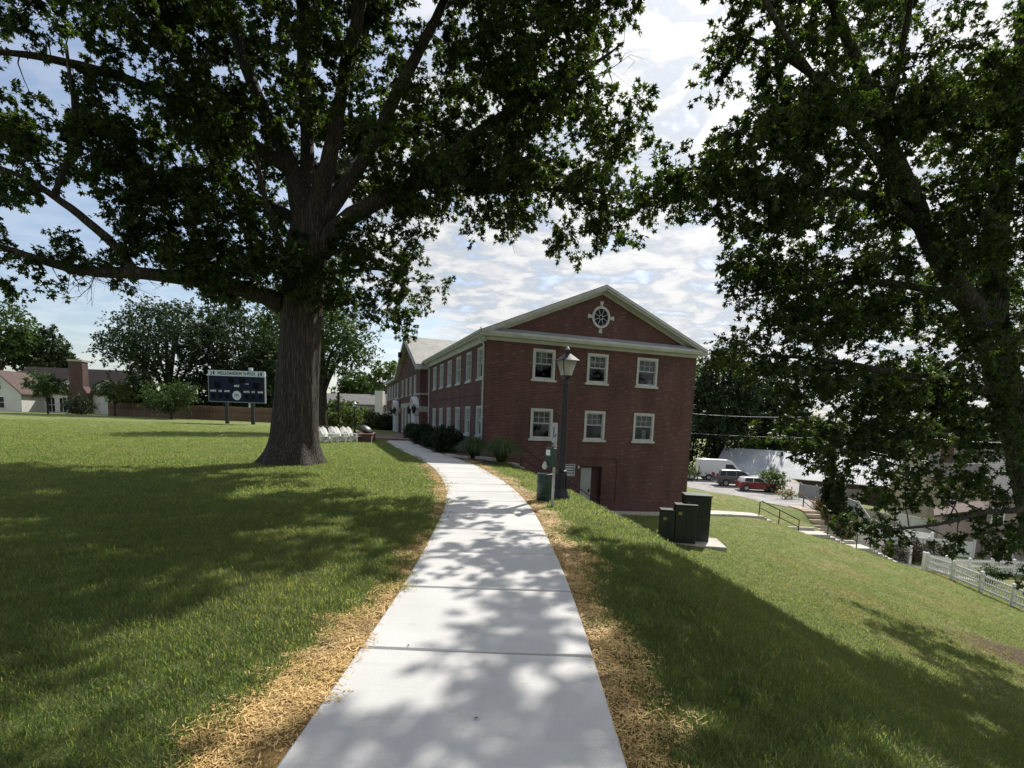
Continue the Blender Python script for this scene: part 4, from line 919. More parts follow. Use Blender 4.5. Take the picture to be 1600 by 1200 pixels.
# --- background trees
def tree(name, px, py_top, py_base, Y, wpx, label, leaf, cat='tree', group=None, base_z=None, trunk_r=None, low=0.25, lean=0.0, n=160, seed=1, size=None, conic=False, flat=0.85, hole=0.0, X=None):
    """a tree standing at distance Y; crown between py_top and the ground, wpx wide"""
    r = np.random.default_rng(seed); b = at(px, py_base, Y); zb = h1(b.x, Y) if base_z is None else base_z
    top = at(px, py_top, Y).z; Ht = top - zb; W = wpx * Y / F_PX / 2; root = empty(name, (b.x, Y, zb), label=label, cat=cat, group=group)
    tr = trunk_r or max(0.12, Ht * 0.022); z0 = Ht * low
    limbs = [([np.array((0, 0, -0.3)), np.array((0.1 * W * lean, 0, Ht * .3)), np.array((0.2 * W * lean, 0, Ht * .6)), np.array((0.25 * W * lean, 0, Ht * .9))], [tr * 1.25, tr, tr * .6, tr * .15])]
    k = 7 if not conic else 0; lobes = []
    for i in range(k):
        a = 2 * math.pi * (i + r.uniform(-.3, .3)) / k; h = Ht * (low + (0.72 - low) * r.uniform(.25, 1)); e = np.array((W * .72 * math.cos(a), W * .72 * math.sin(a) * .8, h + Ht * .1 * r.uniform(0, 1.2)))
        limbs.append(([np.array((0, 0, Ht * low * r.uniform(.85, 1.2))), e * np.array((.45, .45, .8)), e], [tr * .5, tr * .32, tr * .1])); lobes.append(e)
    if conic:
        t = r.uniform(0, 1, n) ** 1.35; a = r.uniform(0, 6.283, n); rr = W * (1 - t) ** .7 * np.sqrt(r.uniform(.3, 1, n))
        C = np.stack([rr * np.cos(a), rr * np.sin(a), z0 + (Ht - z0) * t * .98], 1)
    else:
        parts = [ellipsoid((0, 0, (z0 + Ht) / 2 + Ht * .05), (W * .75, W * .7, (Ht - z0) / 2 * .95), n // 2, r)]
        for e in lobes: parts.append(ellipsoid(e, (W * .36, W * .34, (Ht - z0) * .2), n // (2 * k) + 1, r))
        C = np.vstack(parts); C = C[(C[:, 2] > z0 * .8) & (C[:, 2] < Ht)]
    sz = size or max(0.16, 2.6 * Y / F_PX * 1.6); tw = grow(limbs, C, r, 0.01)
    wood_mesh(limbs, 7, .03, r).build('trunk', M['bark_b'], root, 'all'); twig_mesh(tw, 3).build('branches', M['bark_b'], root)['kind'] = 'stuff'
    Vl, Fl = clusters_to_leaves(C, 7, 10, max(.4, W * .26) if not conic else max(.25, W * .3), sz, r, flat, 2, 0.6); np_mesh('crown', Vl, Fl, M[leaf], root)
    return root
G1 = 'trees beyond the playing field'
tree('field_tree', 2, 445, 640, 98, 110, 'tall open crowned tree at the left edge behind the white house', 'leaf_mid', group=G1, seed=3, n=110, low=.3)
tree('field_tree', 70, 512, 640, 104, 95, 'round dark tree rising behind the red roof of the white house', 'leaf_dark', group=G1, seed=4, n=170, low=.25)
tree('field_tree', 265, 462, 652, 78, 175, 'broad dark oak beside the scoreboard at the field edge', 'leaf_dark', group=G1, seed=5, n=250, low=.15)
tree('field_tree', 385, 470, 655, 84, 150, 'dark tree directly behind the blue scoreboard', 'leaf_dark', group=G1, seed=6, n=330, low=.05)
tree('field_tree', 430, 520, 655, 95, 120, 'lighter tree filling the gap between scoreboard and oak trunk', 'leaf_mid', group=G1, seed=16, n=260, low=.05)
tree('field_tree', 222, 592, 652, 84, 75, 'low bushy tree behind the fence left of the broad oak', 'leaf_dark', group=G1, seed=17, n=80, low=.0)
tree('field_tree', 312, 585, 652, 86, 90, 'bushy dark tree behind the fence left of the scoreboard posts', 'leaf_dark', group=G1, seed=18, n=90, low=.0)
tree('field_tree', 420, 590, 655, 80, 80, 'bushy dark tree behind the fence right of the scoreboard', 'leaf_dark', group=G1, seed=19, n=150, low=.0)
tree('layered_tree', 268, 598, 655, 68, 78, 'low layered tree spreading before the timber fence', 'leaf_mid', seed=7, n=120, low=.15, size=.22)
tree('dogwood_tree', 75, 580, 643, 72, 60, 'small flat topped dogwood in front of the white house', 'leaf_mid', seed=8, n=90, low=.35, size=.2)
tree('garden_tree', 180, 594, 646, 73, 52, 'pale green garden tree beside the brick chimney', 'leaf_pale', seed=9, n=80, low=.3, size=.2)
tree('shade_tree', 503, 385, 668, 43, 165, 'shade tree with straight trunk behind the white lawn chairs', 'leaf_mid', seed=10, n=340, low=.22, trunk_r=.36, size=.2)
tree('thin_tree', 608, 552, 668, 88, 60, 'thin tree showing above the far wing of the brick building', 'leaf_pale', seed=11, n=50, low=.2)
tree('thin_tree', 562, 585, 668, 105, 80, 'hazy tree behind the grey siding house', 'leaf_mid', seed=12, n=90, low=.1)
tree('yard_tree', 532, 622, 668, 56, 46, 'bright small tree behind the picnic table', 'leaf_pale', seed=13, n=70, low=.15, size=.2)
G2 = 'trees beyond the parking lot'
for i, (px, t, b, Y, w, lf, lab) in enumerate((
    (1118, 530, 748, 86, 130, 'leaf_dark', 'tall dark tree rising right of the brick gable behind the white van'),
    (1190, 575, 745, 92, 120, 'leaf_dark', 'dark leafy tree left of the metal roof building ridge'),
    (1255, 652, 735, 110, 80, 'leaf_pale', 'light green tree behind the utility pole'),
    (1345, 660, 735, 120, 130, 'leaf_mid', 'mid green tree behind the middle of the metal roof'),
    (1440, 655, 735, 125, 130, 'leaf_mid', 'broad green tree behind the cream house gable'),
    (1530, 640, 740, 118, 150, 'leaf_mid', 'tree showing behind the leaning pin oak trunk'),
    (1620, 620, 740, 122, 150, 'leaf_dark', 'dark tree at the far right edge of the skyline'),
    (1365, 685, 735, 100, 30, 'leaf_dark', 'dark pointed spruce near the metal roof ridge'),
    (1222, 690, 740, 100, 36, 'leaf_dark', 'small dark spruce between the far roofs'))):
    tree('background_tree', px, t, b, Y, w, lab, lf, group=G2, seed=40 + i, n=(430 if i < 2 else 170), low=.0 if i < 2 else .1, conic='spruce' in lab, base_z=-5.5)
tree('arborvitae', 1292, 708, 800, 42, 27, 'tall slim arborvitae beside the wooden handrail', 'leaf_dark', 'evergreen', seed=60, n=170, low=.02, conic=True, size=.16, flat=1.4)
tree('arborvitae', 1308, 742, 800, 40.5, 30, 'short stout arborvitae leaning against the taller one', 'leaf_dark', 'evergreen', seed=61, n=130, low=.02, conic=True, size=.16, flat=1.4)

def shrub(name, p, r, label, leaf, cat='shrub', group=None, n=60, size=.07, seed=1, shoots=6, leaves=9):
    g = np.random.default_rng(seed); root = empty(name, tuple(p), label=label, cat=cat, group=group)
    C = ellipsoid((0, 0, r[2] * .92), (r[0] * .82, r[1] * .82, r[2] * .9), n, g, .3); C = C[C[:, 2] > 0.03]
    stems = [([np.zeros(3) - (0, 0, .05), c * np.array((.4, .4, .5)), c], [.02, .014, .006]) for c in C[:: max(1, n // 14)]]
    twig_mesh(stems).build('stem', M['bark_b'], root)['kind'] = 'stuff'
    Vl, Fl = clusters_to_leaves(C, shoots, leaves, min(r) * .42, size, g, 1.0, 2, .6); np_mesh('foliage', Vl, Fl, M[leaf], root); return root
def gz(p): p = Vector(p); p.z = h1(p.x, p.y); return p
GB = 'boxwood mounds along the brick wall'
for i, (px, py, r, lab) in enumerate(((646, 688, (.85, .9, .68), 'boxwood mound nearest the entrance hood'), (661, 695, (.95, .95, .68), 'second boxwood mound from the entrance'), (679, 699, (.85, .9, .58), 'third boxwood mound from the entrance'), (698, 706, (.95, .95, .68), 'largest boxwood mound, next to the ornamental grasses'))):
    p = onz(px, py, .04); shrub('boxwood_mound', p, r, lab + ' along the wall', 'leaf_dark', group=GB, n=170, size=.07, seed=70 + i, shoots=9, leaves=13)
shrub('round_bush', bl(-1.3, 33, .2), (1.4, 1.4, .95), 'dark round bush at the far end of the brick terrace', 'leaf_dark', n=140, size=.10, seed=80, shoots=8, leaves=10)
shrub('round_bush', bl(-2.6, 38, .2), (1.5, 1.5, .9), 'second dark bush half hidden at the far end of the terrace', 'leaf_dark', n=140, size=.10, seed=81)
def grass_clump(p, r, hgt, label, seed):
    g = np.random.default_rng(seed); root = empty('ornamental_grass', tuple(p), label=label, cat='grass clump', group='ornamental grasses by the building corner'); mb_v, mb_f = [], []
    for i in range(950):
        a = g.uniform(0, 6.283); q = math.sqrt(g.uniform(0, 1)); R_ = r * (.3 + .8 * q) * g.uniform(.7, 1.1); h = hgt * (1.05 - .45 * q) * g.uniform(.75, 1.1); o = np.array((.16 * q * math.cos(a), .16 * q * math.sin(a), 0)); d = np.array((math.cos(a), math.sin(a), 0)); sd_ = np.array((-d[1], d[0], 0)) * .008
        pts = [o, o + d * R_ * .28 + (0, 0, h * .72), o + d * R_ * .7 + (0, 0, h), o + d * R_ * 1.1 + (0, 0, h * (.95 - .5 * q))]; k = len(mb_v)
        for j, pt in enumerate(pts): w = (1, 1, .8, .15)[j]; mb_v += [pt - sd_ * w, pt + sd_ * w]
        mb_f += [(k + j * 2, k + j * 2 + 1, k + j * 2 + 3, k + j * 2 + 2) for j in range(3)]
    np_mesh('blades', np.array(mb_v), np.array(mb_f), M['leaf_mid'], root); return root
p = onz(742, 715, .04); grass_clump(p, .92, .98, 'arching ornamental grass clump between boxwoods and building corner', 90)
p = onz(784, 722, .03); grass_clump(p, .86, 1.05, 'arching ornamental grass clump at the corner by the downspout', 91)
shrub('flowering_shrub', gz(at(1204, 765, 53)), (1.55, 1.3, 1.25), 'rounded green shrub in front of the red car bonnet', 'leaf_pale', n=110, size=.14, seed=100)
shrub('purple_shrub', gz(at(1420, 878, 34.6)), (1.35, 1.1, .85), 'purplish dark shrub beside the white fence corner', 'leaf_bronze', n=110, size=.09, seed=101)
shrub('yard_shrub', gz(at(1393, 870, 35.2)), (.6, .6, .6), 'light green shrub left of the purplish one', 'leaf_pale', n=60, size=.08, seed=102)
shrub('yard_shrub', gz((28.9, 35.2, 0)), (1.7, .9, .75), 'wide bronze shrub behind the picket fence corner', 'leaf_bronze', n=110, size=.09, seed=103)
shrub('yard_shrub', gz((28.7, 30.6, 0)), (.65, .6, .6), 'small green shrub between the two picket fence runs', 'leaf_mid', n=60, size=.08, seed=104)
shrub('roadside_shrub', gz(at(1078, 752, 62)), (1.2, 1.2, .8), 'yellow green shrub between brick wall and white van', 'leaf_pale', n=60, size=.14, seed=105)
for i, (px, Y, w, lab) in enumerate(((128, 76, 2.4, 'dark foundation shrub under the brick chimney'), (512, 50, 1.5, 'pale shrub left of the grey pole'), (545, 54, 1.9, 'hedge like shrub in front of the grey house'), (572, 58, 1.9, 'leafy hedge right of the black plaza lamp'))):
    shrub('garden_shrub', gz(at(px, 650, Y)), (w, w * .8, w * .62), lab, 'leaf_dark' if i == 0 else 'leaf_pale', n=90, size=.16, seed=110 + i)

# ------------------------------------------------------------------ lamp post
lp = onz(876, 774, 0.0); lp.z = h1(lp.x, lp.y); 
lamp = empty('lamp_post', tuple(lp), rad(20), 'black cast iron lamp post with glass lantern beside the walk', 'lamp')
m = MB(); m.lathe([(.225, -.1), (.225, .05), (.22, .09), (.185, .13), (.18, .18), (.152, .22), (.138, .30), (.122, .60), (.118, .64), (.132, .66), (.132, .69), (.095, .72), (.09, .76)], 24); m.build('base', M['black_paint'], lamp, True)
for i in range(12):
    a = 2 * math.pi * i / 12; m = MB(); m.bar((.152 * math.cos(a), .152 * math.sin(a), .25), (.123 * math.cos(a), .123 * math.sin(a), .60), .022, .02); m.build('base_rib', M['black_paint'], lamp)
m = MB(); m.lathe([(.085, .75), (.076, .80), (.073, 1.0), (.055, 2.78)], 48, flute=.045, nf=12); m.build('shaft', M['black_paint'], lamp, True)
m = MB(); m.lathe([(.065, 2.70), (.075, 2.72), (.075, 2.76), (.06, 2.79), (.055, 2.86), (.09, 2.90), (.13, 2.93), (.13, 2.955)], 20); m.build('collar', M['black_paint'], lamp, True)
LB, LT, z0, z1 = .105, .185, 2.96, 3.30
M['frosted'] = NT('lantern_glass').m
t = NT('lantern_glass_b'); t.col((.42, .41, .37)); t.rough(.25); tr = t.N('ShaderNodeBsdfTranslucent'); tr.inputs[0].default_value = (.6, .58, .52, 1); tp_ = t.N('ShaderNodeBsdfTransparent'); ms = t.N('ShaderNodeMixShader'); ms.inputs[0].default_value = .55; ms2 = t.N('ShaderNodeMixShader'); ms2.inputs[0].default_value = .3
t.l.new(t.p.outputs[0], ms.inputs[1]); t.l.new(tr.outputs[0], ms.inputs[2]); t.l.new(ms.outputs[0], ms2.inputs[1]); t.l.new(tp_.outputs[0], ms2.inputs[2]); t.l.new(ms2.outputs[0], t.out.inputs[0]); M['frosted'] = t.m
lan = empty('lantern'); lan.parent = lamp
for sx, sy in ((1, 1), (1, -1), (-1, -1), (-1, 1)):
    m = MB(); m.bar((sx * LB, sy * LB, z0), (sx * LT, sy * LT, z1), .018); m.build('lantern_bar', M['black_paint'], lan)
for k in range(4):
    a = math.pi / 2 * k; c, s = math.cos(a), math.sin(a); f = lambda u, n, z: (c * n - s * u, s * n + c * u, z)
    m = MB(); m.add([f(-LB, LB, z0), f(LB, LB, z0), f(LT, LT, z1), f(-LT, LT, z1)], [(0, 1, 2, 3)]); m.build('lantern_pane', M['frosted'], lan)
m = MB(); e = .225; m.add([(-e, -e, z1), (e, -e, z1), (e, e, z1), (-e, e, z1), (-.05, -.05, 3.47), (.05, -.05, 3.47), (.05, .05, 3.47), (-.05, .05, 3.47)], [(3, 2, 1, 0), (0, 1, 5, 4), (1, 2, 6, 5), (2, 3, 7, 6), (3, 0, 4, 7), (4, 5, 6, 7)]); m.box(-.05, -.05, 3.46, .05, .05, 3.55); m.build('lantern_roof', M['black_paint'], lan)
m = MB(); m.lathe([(.055, 3.55), (.06, 3.57), (.03, 3.61), (.01, 3.63)], 12); m.build('finial', M['galv'], lan, True)
m = MB(); m.lathe([(.02, 2.96), (.03, 3.0), (.035, 3.1), (.02, 3.2), (.005, 3.22)], 10); m.build('bulb', M['curtain'], lan, True)

M['board_white'] = mat('sign_white', (.42, .43, .44), .5, .08)
# ------------------------------------------------------------------ pet waste station and green can
sp = onz(863, 790, 0.0); sp.z = h1(sp.x, sp.y)
stn = empty('pet_station', tuple(sp), rad(-62), 'pet waste station, steel post with small white sign and green bag box', 'sign post')
m = MB(); m.prism([(-.03, -.015), (.03, -.015), (.03, .015), (.012, .015), (.012, -.002), (-.012, -.002), (-.012, .015), (-.03, .015)], -.2, 1.72, 'z'); m.build('post', M['galv'], stn)
m = MB(); m.box(-.10, -.026, 1.36, .10, -.018, 1.78, .003); sg = m.build('sign_plate', M['board_white'], stn)
m = MB()
m.lathe([(.012, 0), (.018, .012), (.012, .03)], 8, (-.03, -.029, 1.66)); m.box(-.048, -.0285, 1.56, -.012, -.0262, 1.655); m.box(-.048, -.0285, 1.47, -.034, -.0262, 1.56); m.box(-.026, -.0285, 1.47, -.012, -.0262, 1.56)
m.box(.015, -.0285, 1.505, .07, -.0262, 1.535); m.box(.015, -.0285, 1.47, .025, -.0262, 1.505); m.box(.06, -.0285, 1.47, .07, -.0262, 1.505); m.box(.062, -.0285, 1.535, .085, -.0262, 1.556)
m.build('pictogram', M['black_rail'], sg)
m = MB(); m.box(-.13, -.16, .86, .13, -.02, 1.26, .015); bx = m.build('bag_box', M['can_green'], stn); m = MB(); m.box(-.08, -.165, 1.10, .08, -.161, 1.22); m.build('box_label', M['white'], bx)
m = MB(); m.lathe([(.01, .0), (.05, .03), (.06, .08), (.035, .14), (.012, .17)], 10, (-.05, -.2, .80)); m.build('bag', mat('pale_green_bag', (.5, .58, .5), .5), stn, True)
m = MB(); m.box(-.05, -.05, 1.28, .05, .02, 1.33); m.build('bracket', M['galv'], stn)
cp = onz(850, 781, 0.0); cp.z = h1(cp.x, cp.y)
can = empty('litter_can', tuple(cp), 0, 'round dark green litter can standing against the lamp post', 'trash can')
m = MB(); m.lathe([(.165, 0), (.175, .02), (.178, .60)], 28); m.build('body', M['can_green'], can, True)
m = MB(); m.lathe([(.178, .60), (.190, .605), (.190, .635), (.178, .64), (.15, .64), (.14, .62)], 28); m.build('rim', M['can_green'], can, True)
for z in (.12, .44): m = MB(); m.lathe([(.179, z), (.183, z + .005), (.183, z + .03), (.179, z + .035)], 28); m.build('hoop', M['can_green'], can, True)

M['warn_plate'] = mat('faded_plate', (.30, .25, .07), .6, .15)
# ------------------------------------------------------------------ transformer cabinets on their pad
pp = Vector((7.42, 20.9, 0)); pz = h1(7.7, 20.9) - .06
pad = empty('concrete_pad', (pp.x, pp.y, pz), rad(-8), 'grey concrete pad under the green utility cabinets', 'pad'); m = MB(); m.box(-1.5, -.75, -.6, 1.15, 1.0, .16, .02); m.build('pad_slab', M['concrete'], pad)
for i, (x0, x1, y0, y1, hh, lab) in enumerate(((-1.4, -.85, -.62, .1, 1.32, 'lowest dark green utility cabinet, left of the three'), (-.85, .0, -.5, .5, 1.55, 'middle dark green utility cabinet between its neighbours'), (-.25, .80, -.0, .95, 1.88, 'tallest dark green utility cabinet at the right of the pad'))):
    if i == 1: x1 = -.01; y1 = .05; x0 = -.83
    if i == 2: x0 = -.40; x1 = .62; y0 = .07
    if i == 0: y0 = -.55; y1 = -.05
    c = empty('utility_cabinet', (pp.x, pp.y, pz + .16), rad(-8), lab, 'cabinet', 'green utility cabinets on the pad')
    m = MB(); m.box(x0, y0, 0, x1, y1, hh - .07, .012); b = m.build('cabinet_body', M['green_steel'], c)
    m = MB(); m.box(x0 - .03, y0 - .03, hh - .068, x1 + .03, y1 + .03, hh, .015); m.build('cabinet_lid', M['green_steel'], c)
    m = MB(); xm = (x0 + x1) / 2; m.box(xm - .006, y0 - .014, .08, xm + .006, y0 - .002, hh - .1); m.box(xm + .03, y0 - .04, hh * .5, xm + .06, y0 - .002, hh * .5 + .12); m.build('door_seam', M['black_rail'], c)
    for hz_ in (.25, hh - .35): m = MB(); m.box(x0 + .015, y0 - .022, hz_, x0 + .05, y0 - .002, hz_ + .1, .004); m.build('hinge', M['green_steel'], c)
    m = MB(); m.box(x0 + .10, y0 - .006, hh - .42, x0 + .24, y0 - .002, hh - .30); m.build('data_plate', M['warn_plate'], c)

# ------------------------------------------------------------------ lower walk, stairs with rails
wk = [(5.6, 28.1, -3.02), (8, 28.75, -3.06), (10.5, 29.9, -3.1), (13, 31.4, -3.36), (16.1, 33.3, -3.66)]
vs, fs = [], []
for x, y, z in wk: z = max(z, h1(x, y) + .05, h1(x, y + .9) + .05); vs += [(x, y - .45, z), (x - .25, y + .85, z), (x, y - .45, z - .4), (x - .25, y + .85, z - .4)]
for i in range(len(wk) - 1): o = i * 4; fs += [(o, o + 4, o + 5, o + 1), (o + 2, o + 6, o + 4, o), (o + 1, o + 5, o + 7, o + 3)]
m = MB(); m.add(vs, fs); lw = m.build('lower_walk', M['concrete']); tag(lw, 'narrow concrete walk at the foot of the gable wall', kind='structure')
stairs = empty('garden_stair', (16.1, 33.9, -3.66), 0, 'concrete stair in three flights descending the slope to the lower path', 'stairs')
x, z = 0.0, 0.0; SW = 1.25; rails = []
for fl, (nst, run, land) in enumerate(((7, .34, 2.15), (5, .34, 1.15), (5, .34, 0))):
    xs0, zs0 = x, z
    for k in range(nst):
        m = MB(); m.box(x, -SW / 2, z - .9, x + run + .02, SW / 2, z - .16, .012); m.build('step', M['concrete'], stairs); x += run; z -= .16
    rails.append((xs0 - .15, zs0, x + .1, z))
    if land: m = MB(); m.box(x, -SW / 2 - .02, z - 1.0, x + land, SW / 2 + .02, z - .002, .015); m.build('landing', M['concrete'], stairs); x += land
    if land: m = MB(); m.box(x - land + .1, SW / 2 + .03, z - .4, x - .3, SW / 2 + .25, z + .2, .01); m.build('cheek_wall', M['soil'] if False else M['concrete'], stairs)
for i, (xa, za, xb, zb) in enumerate(rails):
    r = empty('stair_railing', (16.1, 33.9 - SW / 2 + .08, -3.66), 0, 'black pipe railing of the %s flight of the garden stair' % ('upper', 'middle', 'lowest')[i], 'railing', 'black railings of the garden stair')
    m = MB(); m.tube([(xa, 0, za - .05), (xa, 0, za + .86), (xa + .12, 0, za + .9), (xb, 0, zb + .88), (xb, 0, zb - .05)], .034, 8); m.build('top_rail', M['black_rail'], r, True)
    m = MB(); m.tube([(xa, 0, za + .42), (xa + .12, 0, za + .42), (xb, 0, zb + .42)], .028, 8); m.build('mid_rail', M['black_rail'], r, True)
    xm, zm = (xa + xb) / 2, (za + zb) / 2; m = MB(); m.tube([(xm, 0, zm - .1), (xm, 0, zm + .91)], .032, 8); m.build('post', M['black_rail'], r, True)
    if i == 1: m = MB(); m.tube([(xb, 0, zb + .86), (xb + 1.15, 0, zb + .86)], .03, 8); m.tube([(xb, 0, zb + .42), (xb + 1.15, 0, zb + .42)], .018, 8); m.build('link_rail', M['black_rail'], r, True)
LX, LZ = 16.1 + x, -3.66 + z
# lower path from the stair foot, and the pale path running up to the second stair
def ribbon(name, pts, w, mt, label, dz=.04):
    P = [Vector(p) for p in pts]; vs = []; fs = []
    for i, p in enumerate(P):
        d = (P[min(i + 1, len(P) - 1)] - P[max(i - 1, 0)]); d.z = 0; d.normalize(); n = Vector((d.y, -d.x, 0)) * w / 2
        for q in (p - n, p + n):
            zz = max(h1(q.x, q.y) + dz, p.z) if p.z else h1(q.x, q.y) + dz
            vs += [(q.x, q.y, zz)]
        vs += [(vs[-2][0], vs[-2][1], vs[-2][2] - .3), (vs[-1][0], vs[-1][1], vs[-1][2] - .3)]
    for i in range(len(P) - 1): o = i * 4; fs += [(o, o + 1, o + 5, o + 4), (o + 2, o, o + 4, o + 6), (o + 1, o + 3, o + 7, o + 5)]
    m = MB(); m.add(vs, fs); return tag(m.build(name, mt), label, kind='structure')
M['warm_concrete'] = mat('warm_concrete', (.50, .40, .31), .85, .12, 3, .15, 60)
ribbon('lower_path', [(LX - .2, 33.9, 0), (LX + .8, 33.6, 0), (LX + 1.8, 32.9, 0), (LX + 2.6, 32.0, 0), (LX + 3.4, 31.2, 0)], 1.3, M['concrete'], 'concrete path from the stair foot to the picket fence')
ribbon('side_path', [(24.35, 34.4, 0), (24.2, 35.6, 0), (24.0, 36.8, 0), (23.85, 38.1, 0)], 1.5, M['warm_concrete'], 'warm toned path climbing to the second stair')
# second stair, going up towards the parking lot
s2 = empty('side_stair', (23.8, 38.1, h1(23.8, 38.1)), 0, 'narrow stone stair climbing beside the dry brush to the parking lot', 'stairs'); bz = h1(23.8, 38.1)
for k in range(11): y = k * .47; zt_ = h1(23.7, 38.1 + y + .25) - bz + .09; m = MB(); m.box(-.62 - k * .02, y, zt_ - .4, .5 - k * .02, y + .40, zt_, .012); m.build('step', M['warm_concrete'], s2)
wr = empty('wooden_handrail', (24.5, 38.1, bz), 0, 'brown wooden handrail beside the dry brush', 'railing'); ze_ = h1(24.3, 43.3) - bz
m = MB(); m.bar((0, 0, .9), (-.2, 5.2, ze_ + .9), .06); m.build('top_rail', M['timber'], wr); m = MB(); m.bar((0, 0, .45), (-.2, 5.2, ze_ + .45), .05); m.build('mid_rail', M['timber'], wr)
for k in range(4): t_ = k / 3; m = MB(); m.bar((-.2 * t_, 5.2 * t_, ze_ * t_ - .3), (-.2 * t_, 5.2 * t_, ze_ * t_ + .95), .07); m.build('post', M['timber'], wr)
g = np.random.default_rng(3); br = empty('dry_brush', (25.2, 40.5, h1(25.2, 40.5)), 0, 'strip of dry brown brush beside the wooden handrail', 'brush')
C = np.stack([g.uniform(-.5, .5, 150), g.uniform(-2.6, 2.8, 150), np.zeros(150)], 1); C[:, 2] = H(25.2 + C[:, 0], 40.5 + C[:, 1]) - h1(25.2, 40.5) + g.uniform(.05, .6, 150)
Vl, Fl = clusters_to_leaves(C, 5, 8, .45, .15, g, 1.6, 1, .22); np_mesh('stalks', Vl, Fl, M['leaf_straw'], br)
# block retaining wall at the corner of the lot
rw_ = empty('retaining_wall', (22.6, 42.2, -4.43), 0, 'low tan block wall along the edge of the parking lot', 'wall')
for k in range(9):
    t = k / 9; m = MB(); x0, y0 = 5.4 - .2 * k * 0, 0; ax, ay = 4.6, 0.4; bx_, by_ = 5.9, 9.5
    xx, yy = ax + (bx_ - ax) * t, ay + (by_ - ay) * t; m.box(xx - .12, yy, -1.0, xx + .12, yy + 1.0, .10, .015); m.build('block', M['warm_concrete'], rw_)

# ------------------------------------------------------------------ vinyl fences
def picket_fence(pts, label, hgt=1.05, zs=None):
    root = empty('picket_fence', (pts[0][0], pts[0][1], h1(*pts[0])), 0, label, 'fence', 'white vinyl picket fences'); o = Vector(root.location); P = []
    for (x, y) in pts: P.append(Vector((x, y, h1(x, y))) - o)
    for p in P:
        m = MB(); m.box(p.x - .065, p.y - .065, p.z - .3, p.x + .065, p.y + .065, p.z + hgt + .08, .006); ps = m.build('post', M['white'], root)
        m = MB(); m.add([(p.x - .085, p.y - .085, p.z + hgt + .081), (p.x + .085, p.y - .085, p.z + hgt + .081), (p.x + .085, p.y + .085, p.z + hgt + .081), (p.x - .085, p.y + .085, p.z + hgt + .081), (p.x, p.y, p.z + hgt + .15)], [(3, 2, 1, 0), (0, 1, 4), (1, 2, 4), (2, 3, 4), (3, 0, 4)]); m.build('post_cap', M['white'], ps)
    for a, b in zip(P[:-1], P[1:]):
        for hz in (.22, .58, .92): m = MB(); m.bar(a + Vector((0, 0, hz)), b + Vector((0, 0, hz)), .045, .09); m.build('rail', M['white'], root)
        L = (b - a).length; n = int(L / .13); d = (b - a).normalized(); ang = math.atan2(d.y, d.x)
        for k in range(1, n):
            c = a + (b - a) * (k / n)
            if 'pk' not in M:
                m = MB(); w = .022; m.add([(-w * 1.1, -.01, .1), (w * 1.1, -.01, .1), (w * 1.1, .01, .1), (-w * 1.1, .01, .1), (-w * 1.1, -.01, 1.02), (w * 1.1, -.01, 1.02), (w * 1.1, .01, 1.02), (-w * 1.1, .01, 1.02), (0, 0, 1.08)], [(3, 2, 1, 0), (0, 1, 5, 4), (1, 2, 6, 5), (2, 3, 7, 6), (3, 0, 4, 7), (4, 5, 8), (5, 6, 8), (6, 7, 8), (7, 4, 8)]); M['pk'] = m.mesh('picket'); M['pk'].materials.append(M['white'])
            q = link('picket', M['pk'], None, root); q.location = (c.x - d.y * .0335, c.y + d.x * .0335, c.z); q.rotation_euler = (0, 0, ang)
    return root
picket_fence([(25.35, 31.2), (25.3, 29.25), (25.22, 27.3), (25.15, 25.4), (25.1, 23.5)], 'white picket fence in front, running down the slope to the right edge')
picket_fence([(25.6, 31.75), (27.4, 32.2), (29.3, 32.7), (31.2, 33.2), (33.1, 33.7), (35.0, 34.2)], 'white picket fence behind, running level before the stucco house')
def panel_fence(pts, hgt, mt, label, name='vinyl_fence', dz=0.0, boards=True):
    root = empty(name, (pts[0][0], pts[0][1], h1(pts[0][0], pts[0][1])), 0, label, 'fence'); o = Vector(root.location); P = [Vector((x, y, h1(x, y) + dz)) - o for x, y in pts]
    for p in P:
        m = MB(); m.box(p.x - .07, p.y - .07, p.z - .4, p.x + .07, p.y + .07, p.z + hgt + .1, .006); ps = m.build('post', mt, root)
        m = MB(); m.add([(p.x - .09, p.y - .09, p.z + hgt + .101), (p.x + .09, p.y - .09, p.z + hgt + .101), (p.x + .09, p.y + .09, p.z + hgt + .101), (p.x - .09, p.y + .09, p.z + hgt + .101), (p.x, p.y, p.z + hgt + .2)], [(3, 2, 1, 0), (0, 1, 4), (1, 2, 4), (2, 3, 4), (3, 0, 4)]); m.build('post_cap', mt, ps)
    for a, b in zip(P[:-1], P[1:]):
        d = (b - a); L = d.length; n = max(2, int(L / .3)); up = Vector((0, 0, 1)); pan = empty('panel'); pan.parent = root
        for k in range(n):
            p0, p1 = a + d * (k / n), a + d * ((k + 1) / n - .012 / L); s = d.cross(up).normalized() * (.012 + .002 * (k % 2)); m = MB(); vs = [p + s * sg_ + up * zz for p in (p0, p1) for sg_ in (-1, 1) for zz in (.05, hgt - .08)]
            m.add(vs, [(0, 1, 3, 2), (4, 6, 7, 5), (0, 4, 5, 1), (2, 3, 7, 6), (1, 5, 7, 3), (0, 2, 6, 4)]); m.build('board', mt, pan)
        m = MB(); m.bar(a + up * (hgt - .04), b + up * (hgt - .04), .05, .09); m.build('rail', mt, pan)
        m = MB(); m.bar(a + up * .06, b + up * .06, .05, .12); m.build('rail', mt, pan)
    return root
M['vinyl_tan'] = mat('tan_vinyl', (.42, .40, .33), .55, .06, 1.5); M['vinyl_grey'] = mat('grey_green_vinyl', (.34, .36, .34), .55, .06, 1.5)
